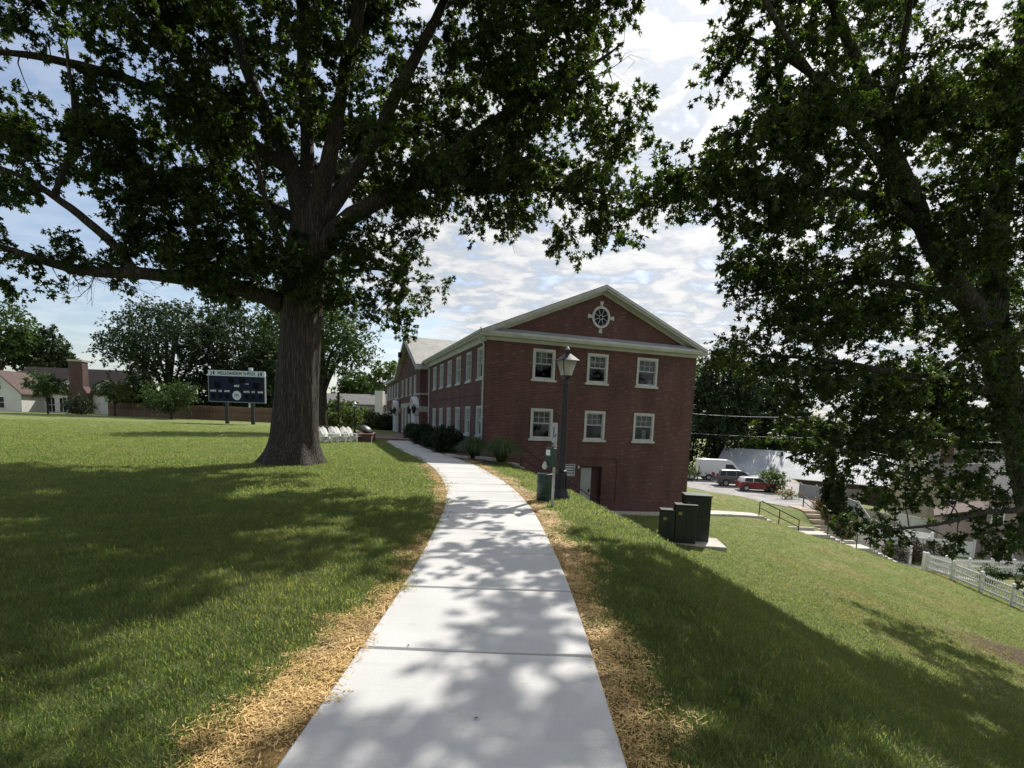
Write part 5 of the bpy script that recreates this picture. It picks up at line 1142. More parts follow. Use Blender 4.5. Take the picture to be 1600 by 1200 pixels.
panel_fence([(27.6, 50), (28.0, 48), (28.4, 46.2)], 1.6, M['vinyl_grey'], 'grey solid fence behind the orange flowers', dz=-.35)
panel_fence([(28.4, 46.1), (30.6, 45.8), (32.8, 45.5), (35.0, 45.2), (37.2, 44.9)], 1.75, M['vinyl_tan'], 'tan solid vinyl fence below the metal roof building', dz=-.5)
panel_fence([(26.5, 44.3), (26.9, 42.6), (27.3, 40.9), (27.6, 39.4), (29.6, 39.0), (31.6, 38.7)], .95, M['white'], 'low white fence behind the arborvitae', dz=.2)
panel_fence([(25.3, 37.6), (25.75, 36.2), (26.1, 34.9), (26.4, 33.9)], 1.15, M['white'], 'white solid fence beside the warm toned path')
panel_fence([(26.4, 36.6), (28.3, 36.9), (30.2, 37.2), (32.1, 37.5), (34, 37.8)], 1.15, M['white'], 'white solid fence behind the bronze shrub')
panel_fence([(33.5, 45), (35.5, 43.5), (37.3, 42)], 1.6, M['white'], 'tall white fence between the cream and the stucco house')

# ------------------------------------------------------------------ cars
def paint(name, c, rough=.25, metal=.0):
    t = NT(name); t.col(c); t.rough(rough); t.p.inputs['Coat Weight'].default_value = .6; t.p.inputs['Coat Roughness'].default_value = .06; t.p.inputs['Metallic'].default_value = metal; return t.m
M['lamp_red'] = paint('tail_lamp_red', (.35, .01, .01)); M['lamp_clear'] = paint('head_lamp_clear', (.7, .72, .75)); M['plastic'] = mat('black_plastic', (.02, .02, .02), .6)
def car(name, loc, rz, label, body, lower, cabin, W, wheels, wr, pm, roofm=None, side_w=(), cat='car', trim=None, inset=.12, tail=(0, 0, 0), head=(0, 0, 0)):
    """side profiles in (x forward, z); lower body, then a cabin narrowing to its roof"""
    r = empty(name, loc, rz, label, cat, 'vehicles in the parking lot'); n = len(lower); h = W / 2
    def loft(poly, f):
        rings = [[(x, s * f(z, sgn), z) for x, z in poly] for s, sgn in ((-1, 1),)] ; return rings
    zs = [z for x, z in lower]; zlo, zhi = min(zs), max(zs); m = MB()
    prof = lambda z: h * (1 - .05 * ((z - (zlo + .45 * (zhi - zlo))) / (zhi - zlo)) ** 2 * 4 * .5)
    for s in (-1, 1): pass
    vs = [(x, -prof(z), z) for x, z in lower] + [(x, -prof(z) + .05, z) for x, z in lower] ; vs = [(x, -prof(z), z) for x, z in lower] + [(x, prof(z), z) for x, z in lower]
    m.add(vs, [tuple(range(n)), tuple(range(n, 2 * n))[::-1]] + [((i + 1) % n, i, n + i, n + (i + 1) % n) for i in range(n)])
    b = m.build('body', pm, r); bev = b.modifiers.new('bevel', 'BEVEL'); bev.width = .05; bev.segments = 3; bev.limit_method = 'ANGLE'; bev.angle_limit = rad(40)
    zb, zt = min(z for x, z in cabin), max(z for x, z in cabin); k = len(cabin); wd = lambda z: h * .955 - inset * (z - zb) / (zt - zb)
    m = MB(); m.add([(x, -wd(z), z) for x, z in cabin] + [(x, wd(z), z) for x, z in cabin], [tuple(range(k)), tuple(range(k, 2 * k))[::-1]] + [((i + 1) % k, i, k + i, k + (i + 1) % k) for i in range(k)])
    c = m.build('cabin', roofm or pm, r); bev = c.modifiers.new('bevel', 'BEVEL'); bev.width = .05; bev.segments = 2; bev.limit_method = 'ANGLE'; bev.angle_limit = rad(30)
    for poly in side_w:
        for s in (-1, 1):
            m = MB(); q = [(x, s * (wd(z) + .006), z) for x, z in poly]; m.add(q, [tuple(range(len(q))) if s < 0 else tuple(range(len(q)))[::-1]]); m.build('side_window', M['car_glass'], r)
    # windscreen and rear window lie on the sloped ends of the cabin
    for (p, q, nm) in ((cabin[-2], cabin[-1], 'windscreen'), (cabin[0], cabin[1], 'rear_window')) if False else ():
        pass
    for x in wheels:
        for s in (-1, 1):
            wh = empty('wheel', (x, s * (h - .10), wr)); wh.parent = r
            m = MB(Matrix.Rotation(rad(90), 4, 'X')); m.lathe([(wr * .62, -.1), (wr * .94, -.11), (wr, -.08), (wr, .08), (wr * .94, .11), (wr * .62, .1)], 22); m.build('tyre', M['rubber'], wh, True)
            m = MB(Matrix.Rotation(rad(90), 4, 'X'));
            for zz in (-.105, .085): m.lathe([(wr * .6, zz), (wr * .6, zz + .02)], 18)
            m.build('rim', M['alloy'], wh)
            m = MB(Matrix.Rotation(rad(90), 4, 'X'))
            for a in range(5): t_ = 2 * math.pi * a / 5; m.lathe([(wr * .13, -.112), (wr * .13, .112)], 6, (wr * .36 * math.cos(t_ + .6), wr * .36 * math.sin(t_ + .6), 0))
            m.build('spoke_gap', M['plastic'], wh)
            m = MB(); m.add([(x + wr * 1.22 * math.cos(a), s * (h + .004), wr + wr * 1.22 * math.sin(a)) for a in np.linspace(-.25, math.pi + .25, 15)], [tuple(range(15)) if s > 0 else tuple(range(15))[::-1]])
            m.v = [(a, b_, max(z, zlo + .02)) for a, b_, z in m.v]; m.build('wheel_arch', M['plastic'], r)
    x0, x1 = min(x for x, z in lower), max(x for x, z in lower)
    for s in (-1, 1):
        m = MB(); m.box(x0 - .015, s * (h - .28), tail[0], x0 + tail[2], s * (h + .002), tail[1], .01); m.build('tail_light', M['lamp_red'], r)
        m = MB(); m.box(x1 - head[2], s * (h - .35), head[0], x1 + .008, s * (h - .02), head[1], .01); m.build('headlight', M['lamp_clear'], r)
        m = MB(); xm = [x for x, z in cabin if z == zb]; m.box(max(xm) - .75, s * (h + .02), zb + .02, max(xm) - .6, s * (h + .2), zb + .16, .02); m.build('mirror', M['plastic'], r)
    m = MB(); m.box(x0 + .1, -h + .02, zlo - .06, x1 - .1, h - .02, zlo + .12); m.build('underbody', M['plastic'], r)
    return r
M['car_glass'] = NT('car_glass').m; _t = M['car_glass'].node_tree.nodes['Principled BSDF']; _t.inputs['Base Color'].default_value = (.015, .02, .025, 1); _t.inputs['Roughness'].default_value = .1; _t.inputs['Specular IOR Level'].default_value = .3
PZ = -4.425
car('red_hatchback', (25.0, 53.4, PZ), rad(-6), 'small red hatchback with white roof, nearest of the parked vehicles', None,
    [(-1.83, .28), (-1.86, .62), (-1.80, .90), (-1.0, .96), (.55, .96), (1.30, .90), (1.72, .74), (1.84, .55), (1.82, .28)],
    [(-1.72, .92), (-1.52, 1.36), (-1.2, 1.42), (.0, 1.42), (.25, 1.36), (.85, .94)], 1.68, (-1.22, 1.24), .31, paint('metallic_red', (.20, .008, .014), .25, .2), paint('roof_white', (.7, .7, .7)),
    [[(-1.42, .98), (-1.32, 1.33), (-.62, 1.33), (-.62, .98)], [(-.54, .98), (-.54, 1.33), (.14, 1.33), (.56, .98)]], tail=(.62, .86, .12), head=(.62, .82, .22))
car('grey_suv', (24.6, 57.3, PZ), rad(-4), 'grey sport utility vehicle parked between the red hatchback and the white van', None,
    [(-2.38, .36), (-2.42, .7), (-2.36, 1.08), (-1.2, 1.12), (1.05, 1.12), (1.9, 1.06), (2.32, .92), (2.42, .7), (2.40, .36)],
    [(-2.34, 1.09), (-2.16, 1.70), (-1.9, 1.78), (.1, 1.78), (.42, 1.72), (1.25, 1.10)], 1.95, (-1.42, 1.42), .37, paint('slate_grey_metallic', (.10, .115, .13), .3, .4), None,
    [[(-2.08, 1.16), (-1.98, 1.62), (-1.45, 1.64), (-1.45, 1.16)], [(-1.35, 1.16), (-1.35, 1.65), (-.42, 1.65), (-.42, 1.16)], [(-.32, 1.16), (-.32, 1.65), (.30, 1.63), (.92, 1.16)]], tail=(.95, 1.4, .1), head=(.78, 1.0, .3))
car('white_van', (25.2, 63.2, PZ), rad(-3), 'white high roof cargo van parked furthest in the lot', None,
    [(-2.9, .45), (-2.95, .9), (-2.93, 1.35), (.8, 1.35), (1.9, 1.28), (2.7, 1.12), (2.92, .85), (2.9, .45)],
    [(-2.92, 1.3), (-2.86, 2.45), (-2.7, 2.55), (.3, 2.53), (.9, 2.38), (1.85, 1.32)], 2.02, (-1.75, 1.85), .36, paint('van_white', (.62, .63, .64), .35), None,
    [[(.15, 1.45), (.15, 2.0), (.95, 2.0), (1.45, 1.45)]], 'van', tail=(.95, 1.7, .06), head=(.8, 1.1, .35), inset=.1)

# ------------------------------------------------------------------ houses
M['siding'] = mat('white_siding', (.62, .61, .57), .6, .06, 1.0, .1, 30); M['siding_grey'] = mat('grey_siding', (.33, .34, .33), .7, .1, 1.5); M['cream'] = mat('cream_stucco', (.47, .42, .31), .85, .08, 2, .2, 50); M['stucco'] = mat('pinkish_stucco', (.36, .29, .26), .9, .1, 2, .2, 50)
M['shingle_red'] = mat('red_brown_shingle', (.026, .017, .016), .85, .25, 2.5, .4, 14); M['shingle_light'] = mat('pale_red_shingle', (.075, .045, .038), .85, .2, 2.5, .4, 14); M['shingle_grey'] = mat('grey_shingle', (.15, .145, .14), .85, .2, 2.5, .4, 14); M['shingle_dark'] = mat('dark_shingle', (.045, .043, .045), .85, .2, 2.5, .4, 14); M['brick_far'] = brick_mat('garden_brick', (.085, .038, .032), (.125, .054, .044), (.14, .115, .10), .25, .09)  # two red-brown shingle tones: dark main roof, paler wing and porch
def hwin(root, F, u0, u1, z0, z1, bars=True, frame=.09):
    m = MB(F); m.box(u0 - frame, 0.003, z0 - frame, u0, .06, z1 + frame); m.box(u1, .003, z0 - frame, u1 + frame, .06, z1 + frame); m.box(u0, .003, z1, u1, .06, z1 + frame); m.box(u0, .003, z0 - frame, u1, .06, z0)
    if bars: um, zm = (u0 + u1) / 2, (z0 + z1) / 2; m.box(um - .03, .01, z0, um + .03, .05, z1); m.box(u0, .011, zm - .03, u1, .049, zm + .03)
    w = m.build('window', M['white'], root); m = MB(F); m.add([(u0, .012, z0), (u1, .012, z0), (u1, .012, z1), (u0, .012, z1)], [(0, 1, 2, 3)]); m.build('pane', M['car_glass'], w); return w
def gable_house(root, x0, x1, y0, y1, ze, za, wall, roofm, axis='x', z0=-1.0, ov=.4, wname='wall', th=.16):
    """box with a pitched roof; axis is the direction of the ridge"""
    m = MB()
    if axis == 'x':
        ym = (y0 + y1) / 2; m.prism([(y0, z0), (y1, z0), (y1, ze), (ym, za), (y0, ze)], x0, x1, 'x'); w = m.build(wname, wall, root); k = (za - ze) / (ym - y0)
        m = MB(); m.prism([(y0 - ov, ze - ov * k), (ym, za), (y1 + ov, ze - ov * k), (y1 + ov, ze - ov * k + th), (ym, za + th), (y0 - ov, ze - ov * k + th)], x0 - ov, x1 + ov, 'x')
    else:
        xm = (x0 + x1) / 2; m.prism([(x0, z0), (x1, z0), (x1, ze), (xm, za), (x0, ze)], y0, y1, 'y'); w = m.build(wname, wall, root); k = (za - ze) / (xm - x0)
        m = MB(); m.prism([(x0 - ov, ze - ov * k), (xm, za), (x1 + ov, ze - ov * k), (x1 + ov, ze - ov * k + th), (xm, za + th), (x0 - ov, ze - ov * k + th)], y0 - ov, y1 + ov, 'y')
    return w, m.build('roof', roofm, root)
FS = FG
# white house with red roof across the field
hb = at(100, 642, 84); hz = h1(hb.x, 84); wh = empty('white_house', (-61.8, 84, hz), rad(4), 'white house with red shingled roof and brick chimney across the field', 'house')
gable_house(wh, -17.6, 0, 0, 9, 3.4, 7.1, M['siding'], M['shingle_red'], 'x')
w, rf = gable_house(wh, -18.6, -12.2, -4.2, 1.5, 2.9, 5.9, M['siding'], M['shingle_light'], 'y', wname='wing_wall')
FW = Matrix(((1, 0, 0, 0), (0, -1, 0, -4.2), (0, 0, 1, 0), (0, 0, 0, 1))); hwin(wh, FW, -16.1, -14.9, 3.2, 4.6); hwin(wh, FW, -16.6, -14.6, .5, 2.1)
F0 = FG
for u in (-11.6, -9.9): hwin(wh, F0, u, u + 1.0, .1, 2.3)
for xd in (-9.6, -4.1):
    w, rf = gable_house(wh, xd, xd + 2.5, -.25, 3, 4.6, 5.2, M['siding'], M['shingle_red'], 'y', z0=2.9, ov=.25, wname='dormer'); FD = Matrix(((1, 0, 0, 0), (0, -1, 0, -.25), (0, 0, 1, 0), (0, 0, 0, 1))); hwin(wh, FD, xd + .55, xd + 1.95, 3.3, 4.5)
m = MB(); m.box(-8.0, -1.0, -.5, -4.9, .4, 2.9); m.prism([(-8.0, 2.9), (-4.9, 2.9), (-5.6, 4.2), (-7.6, 4.2)], -1.0, .4, 'y'); m.box(-7.6, -.95, 4.2, -5.6, .35, 8.0); c = m.build('chimney', M['brick_far'], wh); m = MB(); m.box(-7.7, -1.05, 8.003, -5.5, .45, 8.3); m.build('chimney_cap', M['stone'], c)
FE = Matrix(((0, 1, 0, 0), (1, 0, 0, 0), (0, 0, 1, 0), (0, 0, 0, 1))); hwin(wh, FE, 4.0, 5.0, 4.0, 5.4)
m = MB(); m.box(-14.6, -.3, -.2, -8.1, -.01, .0); m.build('foundation', M['shingle_dark'], wh)
# timber fence along the field edge
FT = empty('timber_fence', tuple(at(200, 648, 74)), 0, 'brown timber board fence along the far field edge', 'fence'); fo = Vector(FT.location)
fp = [at(170, 648, 76), at(250, 650, 74), at(330, 653, 72), at(420, 657, 70), at(480, 660, 68)]; L = 0; k = 0; bme = MB(); bme.box(-.07, -.012, 0, .07, .012, 1.9); bme.prism([(-.07, 1.9), (.07, 1.9), (.03, 1.97), (-.03, 1.97)], -.012, .012, 'y'); bme = bme.mesh('fence_board'); bme.materials.append(M['timber'])
for a, b in zip(fp[:-1], fp[1:]):
    n = int((b - a).length / .155)
    for i in range(n):
        if k >= 290: break
        c = a + (b - a) * (i / n); q = link('fence_board', bme, None, FT); q.location = Vector((c.x, c.y + random.uniform(-.02, .02), h1(c.x, c.y) - .08 + random.uniform(-.03, .03))) - fo; q.rotation_euler = (0, 0, math.atan2(b.y - a.y, b.x - a.x)); k += 1
for a, b in zip(fp[:-1], fp[1:]):
    for hz_ in (.5, 1.5): m = MB(); m.bar(Vector((a.x, a.y + .06, h1(a.x, a.y) + hz_)) - fo, Vector((b.x, b.y + .06, h1(b.x, b.y) + hz_)) - fo, .05, .09); m.build('rail', M['timber'], FT)
# grey siding house behind the terrace
gp = at(556, 655, 78); gh_ = empty('grey_house', (gp.x, 78, h1(gp.x, 78)), rad(-12), 'grey siding house with white chimney beyond the terrace', 'house')
gable_house(gh_, -8, 6.4, 0, 8, 2.9, 4.4, M['siding_grey'], M['shingle_grey'], 'x')
for u in (-6, -2.6, .6, 3.6): hwin(gh_, FG, u, u + 1.2, 1.3, 2.5)
m = MB(); m.box(3.4, -.75, -.5, 4.6, -.01, 4.9); c = m.build('chimney', M['siding'], gh_); m = MB(); m.box(5.8, -.3, -.3, 6.2, -.01, 2.8); m.build('corner_board', M['white'], gh_)
# long brick shed with white metal roof
t = NT('metal_roof'); v = t.obj(); rib = t.N('ShaderNodeTexWave', wave_type='BANDS', bands_direction='X'); rib.inputs['Scale'].default_value = 1.1; t.l.new(v, rib.inputs['Vector']); rib.inputs['Distortion'].default_value = .3
n1 = t.noise(.35, 4, .6, v); n2 = t.noise(1.0, 5, .7, t.mapv(v, (2.2, .5, .5))); c = t.mix(t.rng(n1, .35, .65), (.36, .38, .41), (.50, .51, .52)); c = t.mix(t.math('MULTIPLY', t.rng(n2, .52, .75), .5), c, (.20, .22, .24)); t.col(c); t.rough(.55); t.p.inputs['Metallic'].default_value = .1; t.bump(t.math('ADD', rib.outputs['Fac'], t.math('MULTIPLY', n2, 1.2)), .5, .05); M['metal_roof'] = t.m
ra, rb_ = at(1135, 701, 84), at(1408, 712, 70); rl = Vector((rb_.x - ra.x, rb_.y - ra.y, 0)); ang = math.atan2(rl.y, rl.x); LN = rl.length; rz_ = -1.15
sh = empty('brick_shed', (ra.x, ra.y, -7.0), ang, 'long low brick shed with a pale dented metal roof', 'building'); ry = rz_ + 7.0
gable_house(sh, 0, LN, -5.2, 5.2, 2.35, ry - .15, M['brick_far'], M['metal_roof'], 'x', z0=-1.5, ov=.35, th=.1)
for k in range(1, 12): x = LN * k / 12; m = MB(); m.add([(x, -5.55, 2.15), (x + .08, -5.55, 2.15), (x + .08, 0, ry - .02), (x, 0, ry - .02)], [(0, 1, 2, 3)]); m.v = [(a, b, c + .03) for a, b, c in m.v]; m.build('roof_seam', M['metal_roof'], sh)
m = MB(); m.tube([(2.2, -3.4, 3.0), (2.2, -3.4, 4.6)], .12, 10); m.build('vent_pipe', M['galv'], sh)
m = MB(); m.box(LN - 6.5, -5.26, .2, LN - 3.5, -5.203, 1.5); m.build('loading_door', M['stucco'], sh)
# cream house with arched gable window
cr = empty('cream_house', (43.6, 57.5, -7.0), rad(-36), 'cream house gable with an arched window beside the metal roof', 'house')
gable_house(cr, -1.6, 1.9, 0, 9, 4.2, 7.2, M['cream'], M['shingle_grey'], 'y', ov=.25); hwin(cr, FG, -.35, .35, 4.1, 5.4)
gable_house(cr, 1.95, 12, 1.0, 9, 4.6, 7.4, M['cream'], M['shingle_dark'], 'x', wname='main_wall')
FC = Matrix(((1, 0, 0, 0), (0, -1, 0, 1.0), (0, 0, 1, 0), (0, 0, 0, 1)))
for u in (3.2, 6.2, 9.2): hwin(cr, FC, u, u + 1.1, 1.2, 2.9)
m = MB(); m.box(2.4, .6, 6.0, 3.5, 1.6, 8.3); m.build('chimney', M['brick_far'], cr)
# stucco house at the right edge
sx = at(1545, 790, 38); stc = empty('stucco_house', (sx.x, 38, -7.4), rad(-38), 'pinkish stucco house with white window trim at the right edge', 'house')
gable_house(stc, 0, 9, 0, 8, 5.2, 7.6, M['stucco'], M['shingle_grey'], 'x', ov=.35)
for a, b, z0, z1 in ((.75, 1.6, .2, 2.0), (2.9, 3.9, .5, 2.1), (3.0, 3.9, 3.4, 4.7), (.3, .85, 3.0, 4.2)): hwin(stc, FG, a, b, z0, z1)
m = MB(); m.box(2.1, -.28, 1.3, 2.32, -.003, 1.6, .02); m.build('wall_light', M['black_paint'], stc); m = MB(); m.box(-2.6, .3, -.5, -.02, 6, 3.1); m.build('porch_wall', M['stucco'], stc); m = MB(); m.prism([(-3.0, 3.0), (-.02, 3.9), (-.02, 4.05), (-3.0, 3.15)], 0, 6.3, 'y'); m.build('porch_roof', M['shingle_light'], stc)
# small houses far beyond
for i, (px, py, Y, w, wall, rfm, lab) in enumerate(((1215, 703, 112, 8, 'siding', 'metal_roof', 'small far house with pale roof left of the spruce'), (1262, 706, 108, 12, 'cream', 'shingle_grey', 'far cream house with grey roof behind the utility pole'), (1320, 706, 116, 14, 'stucco', 'shingle_dark', 'far dark roofed house behind the middle of the shed'))):
    p = at(px, py, Y); hh = empty('far_house', (p.x - w / 2, Y, p.z - 5.2), rad(-20), lab, 'house', 'houses far beyond the shed'); gable_house(hh, 0, w, 0, 8, 4.6, 7.2, M[wall], M[rfm], 'x', z0=-3); hwin(hh, FG, w * .6, w * .6 + 1.4, 2.6, 4.0)

# ------------------------------------------------------------------ scoreboard
def text(name, s, size, M4, mt, parent, ext=.01, align='CENTER', sx=1.0):
    cu = bpy.data.curves.new(name, 'FONT'); cu.body = s; cu.size = size; cu.align_x = align; cu.align_y = 'CENTER'; cu.extrude = ext; cu.offset = size * .03
    o = bpy.data.objects.new(name, cu); COL.objects.link(o); bpy.context.view_layer.update(); me = bpy.data.meshes.new_from_object(o); bpy.data.objects.remove(o); bpy.data.curves.remove(cu)
    me.transform(M4 @ Matrix.Diagonal((sx, 1, 1, 1))); return link(name, me, mt, parent)
sb0 = at(325, 622, 58); SBW, SBZ = 6.15, h1(-30.5, 58)
sb = empty('scoreboard', (-30.42, 58.0, SBZ), rad(-1.5), 'navy blue field scoreboard with white header on two posts', 'scoreboard')
M['navy'] = mat('navy_panel', (.005, .010, .034), .6, .2, 2, spec=.2); M['navy2'] = mat('digit_window', (.003, .004, .008), .7, .1, spec=.1); M['board_grey'] = mat('header_white', (.50, .56, .62), .5, .06); M['frame_grey'] = mat('frame_grey', (.22, .24, .27), .5, .08); M['ink'] = mat('navy_ink', (.012, .02, .055), .5, .05)
zb = 2.45; m = MB(); m.box(-SBW / 2, 0, zb, SBW / 2, .22, zb + 2.72, .02); m.build('panel', M['navy'], sb)
m = MB(); m.box(-SBW / 2 - .06, -.03, zb + 2.74, SBW / 2 + .06, .22, zb + 3.34, .01); hd = m.build('header_board', M['board_grey'], sb)
m = MB(); f = .07
m.box(-SBW / 2 - f, -.03, zb - f, -SBW / 2 - .002, .24, zb + 2.73); m.box(SBW / 2 + .002, -.03, zb - f, SBW / 2 + f, .24, zb + 2.73); m.box(-SBW / 2, -.03, zb - f, SBW / 2, .24, zb - .002); m.build('frame', M['frame_grey'], sb)
RX = lambda x, z, y=-.012: Matrix.Translation((x, y, z)) @ Matrix.Rotation(rad(90), 4, 'X')
text('header_lettering', "WELLS-DAVIDSON '16 PITCH", .46, RX(0, zb + 3.03, -.034), M['ink'], hd, .004, sx=.70)
for x in (-2.62, 2.62):
    m = MB(); m.prism([(x - .20, zb + 2.86), (x - .10, zb + 2.86), (x - .10, zb + 3.24), (x - .20, zb + 3.18)], -.038, -.031, 'y'); m.prism([(x + .22, zb + 2.84), (x + .22, zb + 3.26), (x + .12, zb + 3.26), (x - .02, zb + 3.05), (x + .12, zb + 2.84)], -.038, -.031, 'y'); m.prism([(x - .26, zb + 2.82), (x - .04, zb + 2.82), (x - .04, zb + 2.87), (x - .26, zb + 2.87)], -.0375, -.031, 'y'); m.build('header_emblem', M['ink'], hd)
text('half_lettering', 'HALF', .30, RX(0, zb + 1.70), M['white'], sb, .004, sx=.8)
for xs_ in ((-2.62, -1.82, -1.08), (1.08, 1.82, 2.62)):
    for x, s in zip(xs_, ('SHOTS', 'C/K', 'SAVES')): text('stat_lettering', s, .27, RX(x, zb + 1.10), M['white'], sb, .004, sx=.78)
m = MB(); m.prism([(.48 * math.cos(a), zb + .68 + .5 * math.sin(a)) for a in np.linspace(0, 2 * math.pi, 36, endpoint=False)], -.03, -.002, 'y'); lg = m.build('round_emblem', M['board_grey'], sb)
text('emblem_lettering', 'HILL', .30, RX(0, zb + .74, -.034), M['ink'], lg, .003, sx=.85); m = MB(); m.box(-.3, -.036, zb + .50, .3, -.031, zb + .53); m.build('emblem_line', M['ink'], lg)
for (x0, x1, z0, z1) in ((-2.5, -1.75, 1.45, 2.1), (1.75, 2.5, 1.45, 2.1), (-.9, -.3, 2.05, 2.55), (.3, .9, 2.05, 2.55), (-2.8, -2.45, .35, .85), (-2.0, -1.65, .35, .85), (-1.3, -.85, .35, .85), (.85, 1.3, .35, .85), (1.65, 2.0, .35, .85), (2.45, 2.8, .35, .85)):
    m = MB(); m.box(x0, -.012, zb + z0, x1, -.002, zb + z1); m.build('digit_window', M['navy2'], sb)
m = MB(); m.box(.95, -.012, zb + 1.93, 1.35, -.002, zb + 1.98); m.build('possession_mark', M['white'], sb)
for x in (-1.35, 1.55): m = MB(); m.box(x - .16, .23, -.4, x + .16, .5, zb + 3.2); m.build('post', M['black_rail'], sb)
m = MB(); m.box(1.25, .05, zb - .55, 1.45, .2, zb - .09); m.build('control_box', M['board_grey'], sb); m = MB(); m.box(1.2, .3, zb + 3.45, 1.6, .5, zb + 3.75); m.tube([(1.45, .4, zb + 3.2), (1.45, .4, zb + 3.5)], .04, 6); m.build('horn', M['board_grey'], sb)

# ------------------------------------------------------------------ white lawn chairs, picnic table, fire bowl, planter wall
def adirondack():
    r = empty('lawn_chair', (0, 0, 0)); W_ = .56
    for i in range(6): m = MB(); y = -.26 + i * .104; hgt = .74 - .05 * abs(i - 2.5); m.prism([(-.18, .27), (-.16, .27), (-.52, .27 + hgt), (-.54, .27 + hgt)], y - .038, y + .038, 'y'); m.build('back_slat', M['white'], r)
    for i in range(5): m = MB(); x = -.12 + i * .11; m.box(x, -W_ / 2, .30 + i * .022, x + .095, W_ / 2, .322 + i * .022); m.build('seat_slat', M['white'], r)
    for s in (-1, 1):
        m = MB(); m.box(-.42, s * .30, .54, .45, s * .43, .565); m.build('arm', M['white'], r)
        m = MB(); m.box(.36, s * .31, 0, .45, s * .345, .538); m.build('front_leg', M['white'], r)
        m = MB(); m.prism([(.42, .30), (.42, .40), (-.10, .31), (-.72, .08), (-.74, 0), (-.62, 0)], s * .275, s * .305, 'y'); m.build('rear_leg', M['white'], r)
    return r
proto = adirondack(); n_ch = 6
CHL = ['first white slatted lawn chair, closest to the oak trunk', 'second white slatted lawn chair from the oak trunk', 'third white slatted lawn chair from the oak trunk', 'fourth white slatted lawn chair from the oak trunk', 'fifth white slatted lawn chair from the oak trunk', 'last white slatted lawn chair, next to the brick planter']
for i in range(n_ch):
    c = proto if i == 0 else copy_tree(proto); px = (502, 515, 526, 536, 545, 554)[i]; Y = (30.6, 30.9, 31.8, 32.0, 33.0, 33.2)[i]; p = at(px, 686, Y)
    c.location = (p.x, Y, h1(p.x, Y) - .01); c.rotation_euler = (0, 0, rad((-48, -22, -34, -16, -28, -20)[i])); c.scale = (.95, .82, .95); tag(c, CHL[i], 'chair', 'white lawn chairs beside the terrace')
pt = at(503, 676, 36.5); pic = empty('picnic_table', (pt.x, 36.5, h1(pt.x, 36.5)), rad(8), 'weathered wooden picnic table behind the lawn chairs', 'picnic table')
for i in range(5): m = MB(); y = -.36 + i * .15; m.box(-.95, y, .72, .95, y + .135, .76); m.build('top_board', M['timber'], pic)
for s in (-1, 1):
    m = MB(); m.box(-.95, s * .62, .43, .95, s * .86, .47); m.build('bench_board', M['timber'], pic)
    for e in (-.65, .65): m = MB(); m.bar((e, s * .25, .72), (e, s * .62, 0), .05, .10); m.build('leg', M['timber'], pic)
for e in (-.65, .65): m = MB(); m.box(e - .02, -.86, .34, e + .02, .86, .428); m.build('brace', M['timber'], pic)
pw0, pw1 = at(558, 689, 33.2), at(579, 689, 33.2); pln = empty('brick_planter', (pw0.x, 33.2, h1(pw0.x, 33.2)), rad(10), 'low brick planter wall at the end of the chair row', 'planter')
m = MB(); m.box(0, 0, -.2, pw1.x - pw0.x, 3.2, .46); m.build('planter_wall', M['brick_far'], pln); m = MB(); m.box(-.05, -.05, .463, pw1.x - pw0.x + .05, 3.25, .53, .01); m.build('coping', M['brick_paving'], pln)
fpz = h1(pw0.x, 34.5) + .53; fb = empty('fire_bowl', (pw0.x + .15, 34.3, fpz), 0, 'round black covered bowl resting on the brick planter', 'fire bowl')
m = MB(Matrix.Rotation(rad(28), 4, 'Y')); m.lathe([(.12, 0), (.45, .10), (.5, .2), (.5, .24), (.38, .38), (.2, .46), (.05, .48)], 24); m.build('bowl', M['black_rail'], fb, True); m = MB(); m.lathe([(.3, 0), (.3, .05)], 20, (.12, 0, 0)); m.build('foot', M['concrete'], fb)
# plaza lamp, grey poles, utility pole with wires
pl = gz(at(554, 662, 44)); pla = empty('plaza_lamp', tuple(pl), 0, 'slim black plaza lamp before the grey house', 'lamp'); m = MB(); m.lathe([(.12, -.1), (.12, .2), (.05, .3), (.045, 2.2)], 12); m.build('shaft', M['black_paint'], pla, True); m = MB(); m.lathe([(.06, 2.2), (.14, 2.26), (.18, 2.5), (.16, 2.52), (.04, 2.66)], 10); m.build('lantern', M['white'], pla, True)
gp_ = gz(at(529, 664, 50)); gpo = empty('grey_pole', tuple(gp_), 0, 'plain grey wooden pole left of the plaza lamp', 'pole'); m = MB(); m.tube([(0, 0, -.3), (0, 0, 3.6)], [.14, .12], 10); m.build('shaft', M['bark_b'], gpo); m = MB(); m.box(-.2, -.2, -.1, .2, .2, .25); m.build('foot', M['concrete'], gpo)
up = at(1297, 742, 72); upo = empty('utility_pole', (up.x, 72, -6.2), 0, 'tall wooden utility pole behind the arborvitae', 'utility pole'); top = at(1297, 642, 72).z + 6.2
m = MB(); m.tube([(0, 0, -.5), (0, 0, top)], [.19, .13], 12); m.build('shaft', M['bark_b'], upo); m = MB(); m.box(-1.0, -.06, top - .9, 1.0, .06, top - .76); m.build('crossarm', M['bark_b'], upo)
m = MB(); m.tube([(.5, -.2, top - 3.2), (.5, -.2, top - 2.2)], .22, 12); m.build('transformer_drum', M['galv'], upo)
for x in (-.8, .8): m = MB(); m.lathe([(.05, 0), (.07, .06), (.05, .12)], 8, (x, 0, top - .76)); m.build('insulator', M['stone'], upo)
def wire(a, b, sag, label, r=.022):
    a, b = Vector(a), Vector(b); pts = [a + (b - a) * t - Vector((0, 0, sag * 4 * t * (1 - t))) for t in np.linspace(0, 1, 15)]; m = MB(); m.tube(pts, r, 5); o = m.build('overhead_wire', M['black_rail'] if 'dark' in label else M['frame_grey']); return tag(o, label, 'wire', 'wires of the utility pole')
